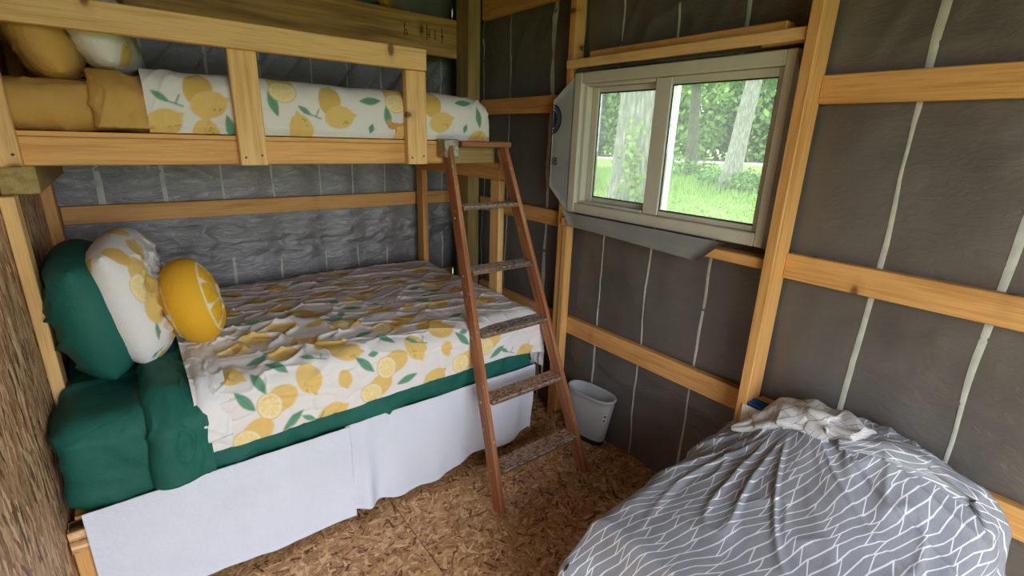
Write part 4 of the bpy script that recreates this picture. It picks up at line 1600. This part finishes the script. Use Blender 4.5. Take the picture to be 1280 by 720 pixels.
def ering(name, r0, r1, h, mat):
    V = []
    for k in range(20):
        t = 2 * PI * k / 20
        d = et * math.cos(t) * 1.9 + es * math.sin(t)
        V += [tuple(ec + d * r0 + en * h), tuple(ec + d * (r0 + r1) / 2 + en * (h + 0.002)), tuple(ec + d * r1 + en * h)]
    F = []
    for k in range(20):
        k2 = (k + 1) % 20
        for q in (0, 1):
            F.append([3 * k + q, 3 * k2 + q, 3 * k2 + q + 1, 3 * k + q + 1])
    return mesh(name, V, F, mat, bl)


ering('eyelet', 0.0055, 0.0085, 0.001, M['blanket_back'])
ering('eyelet_hole', 0.0002, 0.0055, 0.0005, M['eyelet'])

# ================================================================== OUTSIDE
ZG = -0.35
g = mesh('ground', [(-60, -60, ZG), (120, -60, ZG), (120, 120, ZG), (-60, 120, ZG)], [[0, 1, 2, 3]], M['lawn'], smooth=False)
tag(g, kind='structure')


def pol(d, th, z=ZG):
    th = math.radians(th)
    return (d * math.sin(th), d * math.cos(th), z)


# road strip: a band at right angles to the 57 degree line of sight
c = np.array(pol(61.0, 57))
u = np.array([math.cos(math.radians(57)), -math.sin(math.radians(57)), 0])
w = np.array([math.sin(math.radians(57)), math.cos(math.radians(57)), 0])
rv = []
for s, k, z in ((-60, -3, 0.0), (60, -3, 0), (60, 3.5, 0), (-60, 3.5, 0)):
    rv.append(c + u * s + w * k + np.array([0, 0, 0.06]))
rv += [p_ - np.array([0, 0, 0.05]) for p_ in rv]
rd = mesh('road', rv, [[0, 1, 2, 3], [0, 4, 5, 1], [1, 5, 6, 2], [2, 6, 7, 3], [3, 7, 4, 0]], M['road'], smooth=False)
tag(rd, kind='structure')


def leaves(name, centre, rad, count, size, mat, parent, seed, shell=0.5, flat=1.0):
    rs = np.random.RandomState(seed)
    d = rs.normal(size=(count, 3))
    d /= np.linalg.norm(d, axis=1, keepdims=True)
    lump = 1 + 0.30 * fbm(np.arctan2(d[:, 1], d[:, 0]) * 2.2, d[:, 2] * 3.5, seed, 3)
    r = (shell + (1 - shell) * rs.rand(count) ** 0.6) * lump
    Pc = np.array(centre) + d * r[:, None] * np.array(rad)
    a = rs.normal(size=(count, 3))
    a /= np.linalg.norm(a, axis=1, keepdims=True)
    b = np.cross(a, rs.normal(size=(count, 3)))
    b /= np.linalg.norm(b, axis=1, keepdims=True)
    s = size * (0.6 + 0.8 * rs.rand(count))[:, None]
    V = np.stack([Pc - a * s, Pc + b * s * 0.55, Pc + a * s, Pc - b * s * 0.55], 1).reshape(-1, 3)
    F = np.arange(count * 4).reshape(-1, 4)
    return mesh(name, V, F, mat, parent, smooth=False)


def trunk_mesh(base, top, r0, r1, seed, lean=(0, 0), n=14, seg=18, flare=0.35):
    path = []
    rad = []
    for k in range(n):
        f = k / (n - 1)
        path.append((base[0] + lean[0] * f, base[1] + lean[1] * f + 0.08 * math.sin(f * 5 + seed), base[2] - 0.05 + (top - base[2]) * f))
        rad.append((r0 + (r1 - r0) * f) * (1 + flare * math.exp(-f * 14)))
    V, F = tube(path, rad, seg)
    V = np.array(V)
    cxy = np.array([[p_[0], p_[1]] for p_ in path]).repeat(seg, 0)
    dxy = V[:, :2] - cxy
    an = np.arctan2(dxy[:, 1], dxy[:, 0])
    V[:, :2] = cxy + dxy * (1 + 0.10 * fbm(an * 1.9, V[:, 2] * 0.7, seed, 3))[:, None]
    return V, F


def tree(label, base, r0, h, crown, csize, barkm, leafm, seed, lean=(0, 0), group=None, ncount=1600, lsize=0.35, branch=True, seg=18):
    root = tag(empty('tree', base), label, 'tree', group)
    V, F = trunk_mesh(base, base[2] + h, r0, r0 * 0.45, seed, lean, seg=seg)
    mesh('trunk', V, F, barkm, root)
    if branch:
        rs = random.Random(seed)
        for k in range(3):
            z = base[2] + h * (0.45 + 0.16 * k)
            f = (z - base[2]) / h
            p0 = (base[0] + lean[0] * f, base[1] + lean[1] * f, z)
            an = rs.uniform(0, 6.28)
            p1 = (p0[0] + 2.2 * math.cos(an), p0[1] + 2.2 * math.sin(an), z + 1.8)
            Vb, Fb = tube([p0, ((p0[0] + p1[0]) / 2, (p0[1] + p1[1]) / 2, z + 0.7), p1], [r0 * 0.35, r0 * 0.25, r0 * 0.12], 8)
            mesh('branch', Vb, Fb, barkm, root)
    if crown is not None:
        leaves('crown', crown, csize, ncount, lsize, leafm, root, seed)
    return root


b1 = pol(8.2, 51.7)
t1 = tree('pale barked ivy-clad tree trunk close to the left window pane', b1, 0.435, 9.0, (b1[0], b1[1], 9.0), (3.2, 3.2, 2.6), M['bark_pale'], M['leaf_a'], 3, seg=40, ncount=2200, lsize=0.22)
# ivy creeping up the camera-facing side
rs = np.random.RandomState(9)
iv_, if_ = [], []
tocam = np.array([-math.sin(math.radians(51.7)), -math.cos(math.radians(51.7)), 0])
sidev = np.array([math.cos(math.radians(51.7)), -math.sin(math.radians(51.7)), 0])
for k in range(250):
    hz = rs.rand() ** 1.9 * 2.0
    wd = 0.34 * (1 - hz / 2.6) + 0.03
    s = rs.normal() * wd * 0.5 - 0.02 + 0.05 * math.sin(hz * 3)
    s = max(-0.42, min(0.42, s))
    c_ = np.array(b1) + tocam * (math.sqrt(max(0.02, 0.48 ** 2 - s * s)) + 0.03 + 0.05 * rs.rand()) + sidev * s + np.array([0, 0, 0.25 + hz])
    a_ = rs.normal(size=3) * 0.6 + sidev * 0.3
    a_ /= np.linalg.norm(a_)
    b_ = np.cross(a_, tocam + 0.5 * rs.normal(size=3))
    b_ /= np.linalg.norm(b_)
    sz = 0.035 + 0.045 * rs.rand()
    q = len(iv_)
    iv_ += [c_ - a_ * sz, c_ + b_ * sz * 0.7 - a_ * sz * 0.2, c_ + a_ * sz, c_ - b_ * sz * 0.7 - a_ * sz * 0.2]
    if_.append([q, q + 1, q + 2, q + 3])
ivy = mesh('ivy', iv_, if_, M['ivy'], t1, smooth=False)
ivy['kind'] = 'stuff'

b2 = pol(31.0, 57.45)
tree('dark slim tree trunk on the lawn, left in the right window pane', b2, 0.33, 12, (b2[0], b2[1], 9.0), (4.0, 4.0, 4.2), M['bark_dark'], M['leaf_c'], 5, ncount=2600, lsize=0.30, lean=(-0.2, 0.3))
b3 = pol(23.0, 61.7)
tree('grey leaning tree trunk in the middle of the right window pane', b3, 0.37, 13, (b3[0], b3[1], 11.5), (3.5, 3.5, 3.0), M['bark_pale'], M['leaf_b'], 7, ncount=2200, lsize=0.28, lean=(0.9, -0.6))
b4 = pol(46.0, 62.5)
tree('thin dark trunk far behind the leaning grey tree', b4, 0.18, 13, (b4[0], b4[1], 9.5), (4.2, 4.2, 3.6), M['bark_dark'], M['leaf_a'], 8, ncount=2000, lsize=0.34)
b5 = pol(50.0, 52.5)
tree('far tree hidden mostly behind the ivy-clad trunk', b5, 0.25, 13, (b5[0], b5[1], 9.0), (4.5, 4.5, 4.0), M['bark_dark'], M['leaf_b'], 13, ncount=1800, lsize=0.36)

k = 0
for (d0, th0, th1, n, rz) in ((69, 36, 78, 13, 6.5), (77, 34, 80, 12, 9.5)):
    for i in range(n):
        th = th0 + (th1 - th0) * i / (n - 1) + random.Random(i + n).uniform(-1, 1)
        d = d0 + random.Random(i * 7 + n).uniform(-1.5, 2.5)
        bq = pol(d, th)
        lf = (M['leaf_a'], M['leaf_b'], M['leaf_c'], M['leaf_b'])[(i * 3 + n) % 4]
        hz = rz + random.Random(i * 3).uniform(-1, 1.5)
        tree('leafy woodland tree beyond the pale road', bq, 0.3, hz * 1.2, (bq[0], bq[1], ZG + hz * 0.95), (4.2, 4.2, hz * 0.98), M['bark_dark'], lf, 100 + k, group='woodland trees beyond the road', ncount=2400, lsize=0.42, branch=False, seg=8)
        k += 1

sh = [(29.0, 55.9, 0.9, 1.0), (30.0, 58.9, 0.8, 0.9), (22.4, 63.3, 0.7, 0.8), (24.5, 60.4, 0.8, 0.7)]
shl = ['low leafy shrub left of the dark slim trunk', 'low leafy shrub right of the dark slim trunk', 'low shrub right of the leaning grey trunk', 'low shrub left of the leaning grey trunk']
for i, (d, th, r, hh) in enumerate(sh):
    bq = pol(d, th)
    s_ = leaves('shrub', (bq[0], bq[1], ZG + hh * 0.6), (r * 1.2, r * 1.2, hh * 0.75), 420, 0.10, M['leaf_a'], None, 300 + i, 0.3)
    tag(s_, shl[i], 'shrub')

# long grass on the lawn, denser near the trunks
rs = np.random.RandomState(21)
n = 26000
d = 9 + 26 * rs.rand(n) ** 0.8
th = np.radians(40 + 34 * rs.rand(n))
hgt = (0.10 + 0.22 * rs.rand(n)) * (0.5 + 1.2 * sst(17, 24, d))
bx = np.stack([d * np.sin(th), d * np.cos(th), np.full(n, ZG)], -1)
az = rs.rand(n) * 2 * PI
sd = np.stack([np.cos(az), np.sin(az), 0 * az], -1) * 0.012 * (1 + d / 14)[:, None]
tip = np.stack([rs.normal(size=n) * 0.08, rs.normal(size=n) * 0.08, hgt], -1)
V = np.stack([bx - sd, bx + sd, bx + tip], 1).reshape(-1, 3)
gr = mesh('long_grass', V, np.arange(3 * n).reshape(-1, 3), M['grassblade'], smooth=False)
tag(gr, 'long green grass blades growing across the lawn', 'grass', kind='stuff')
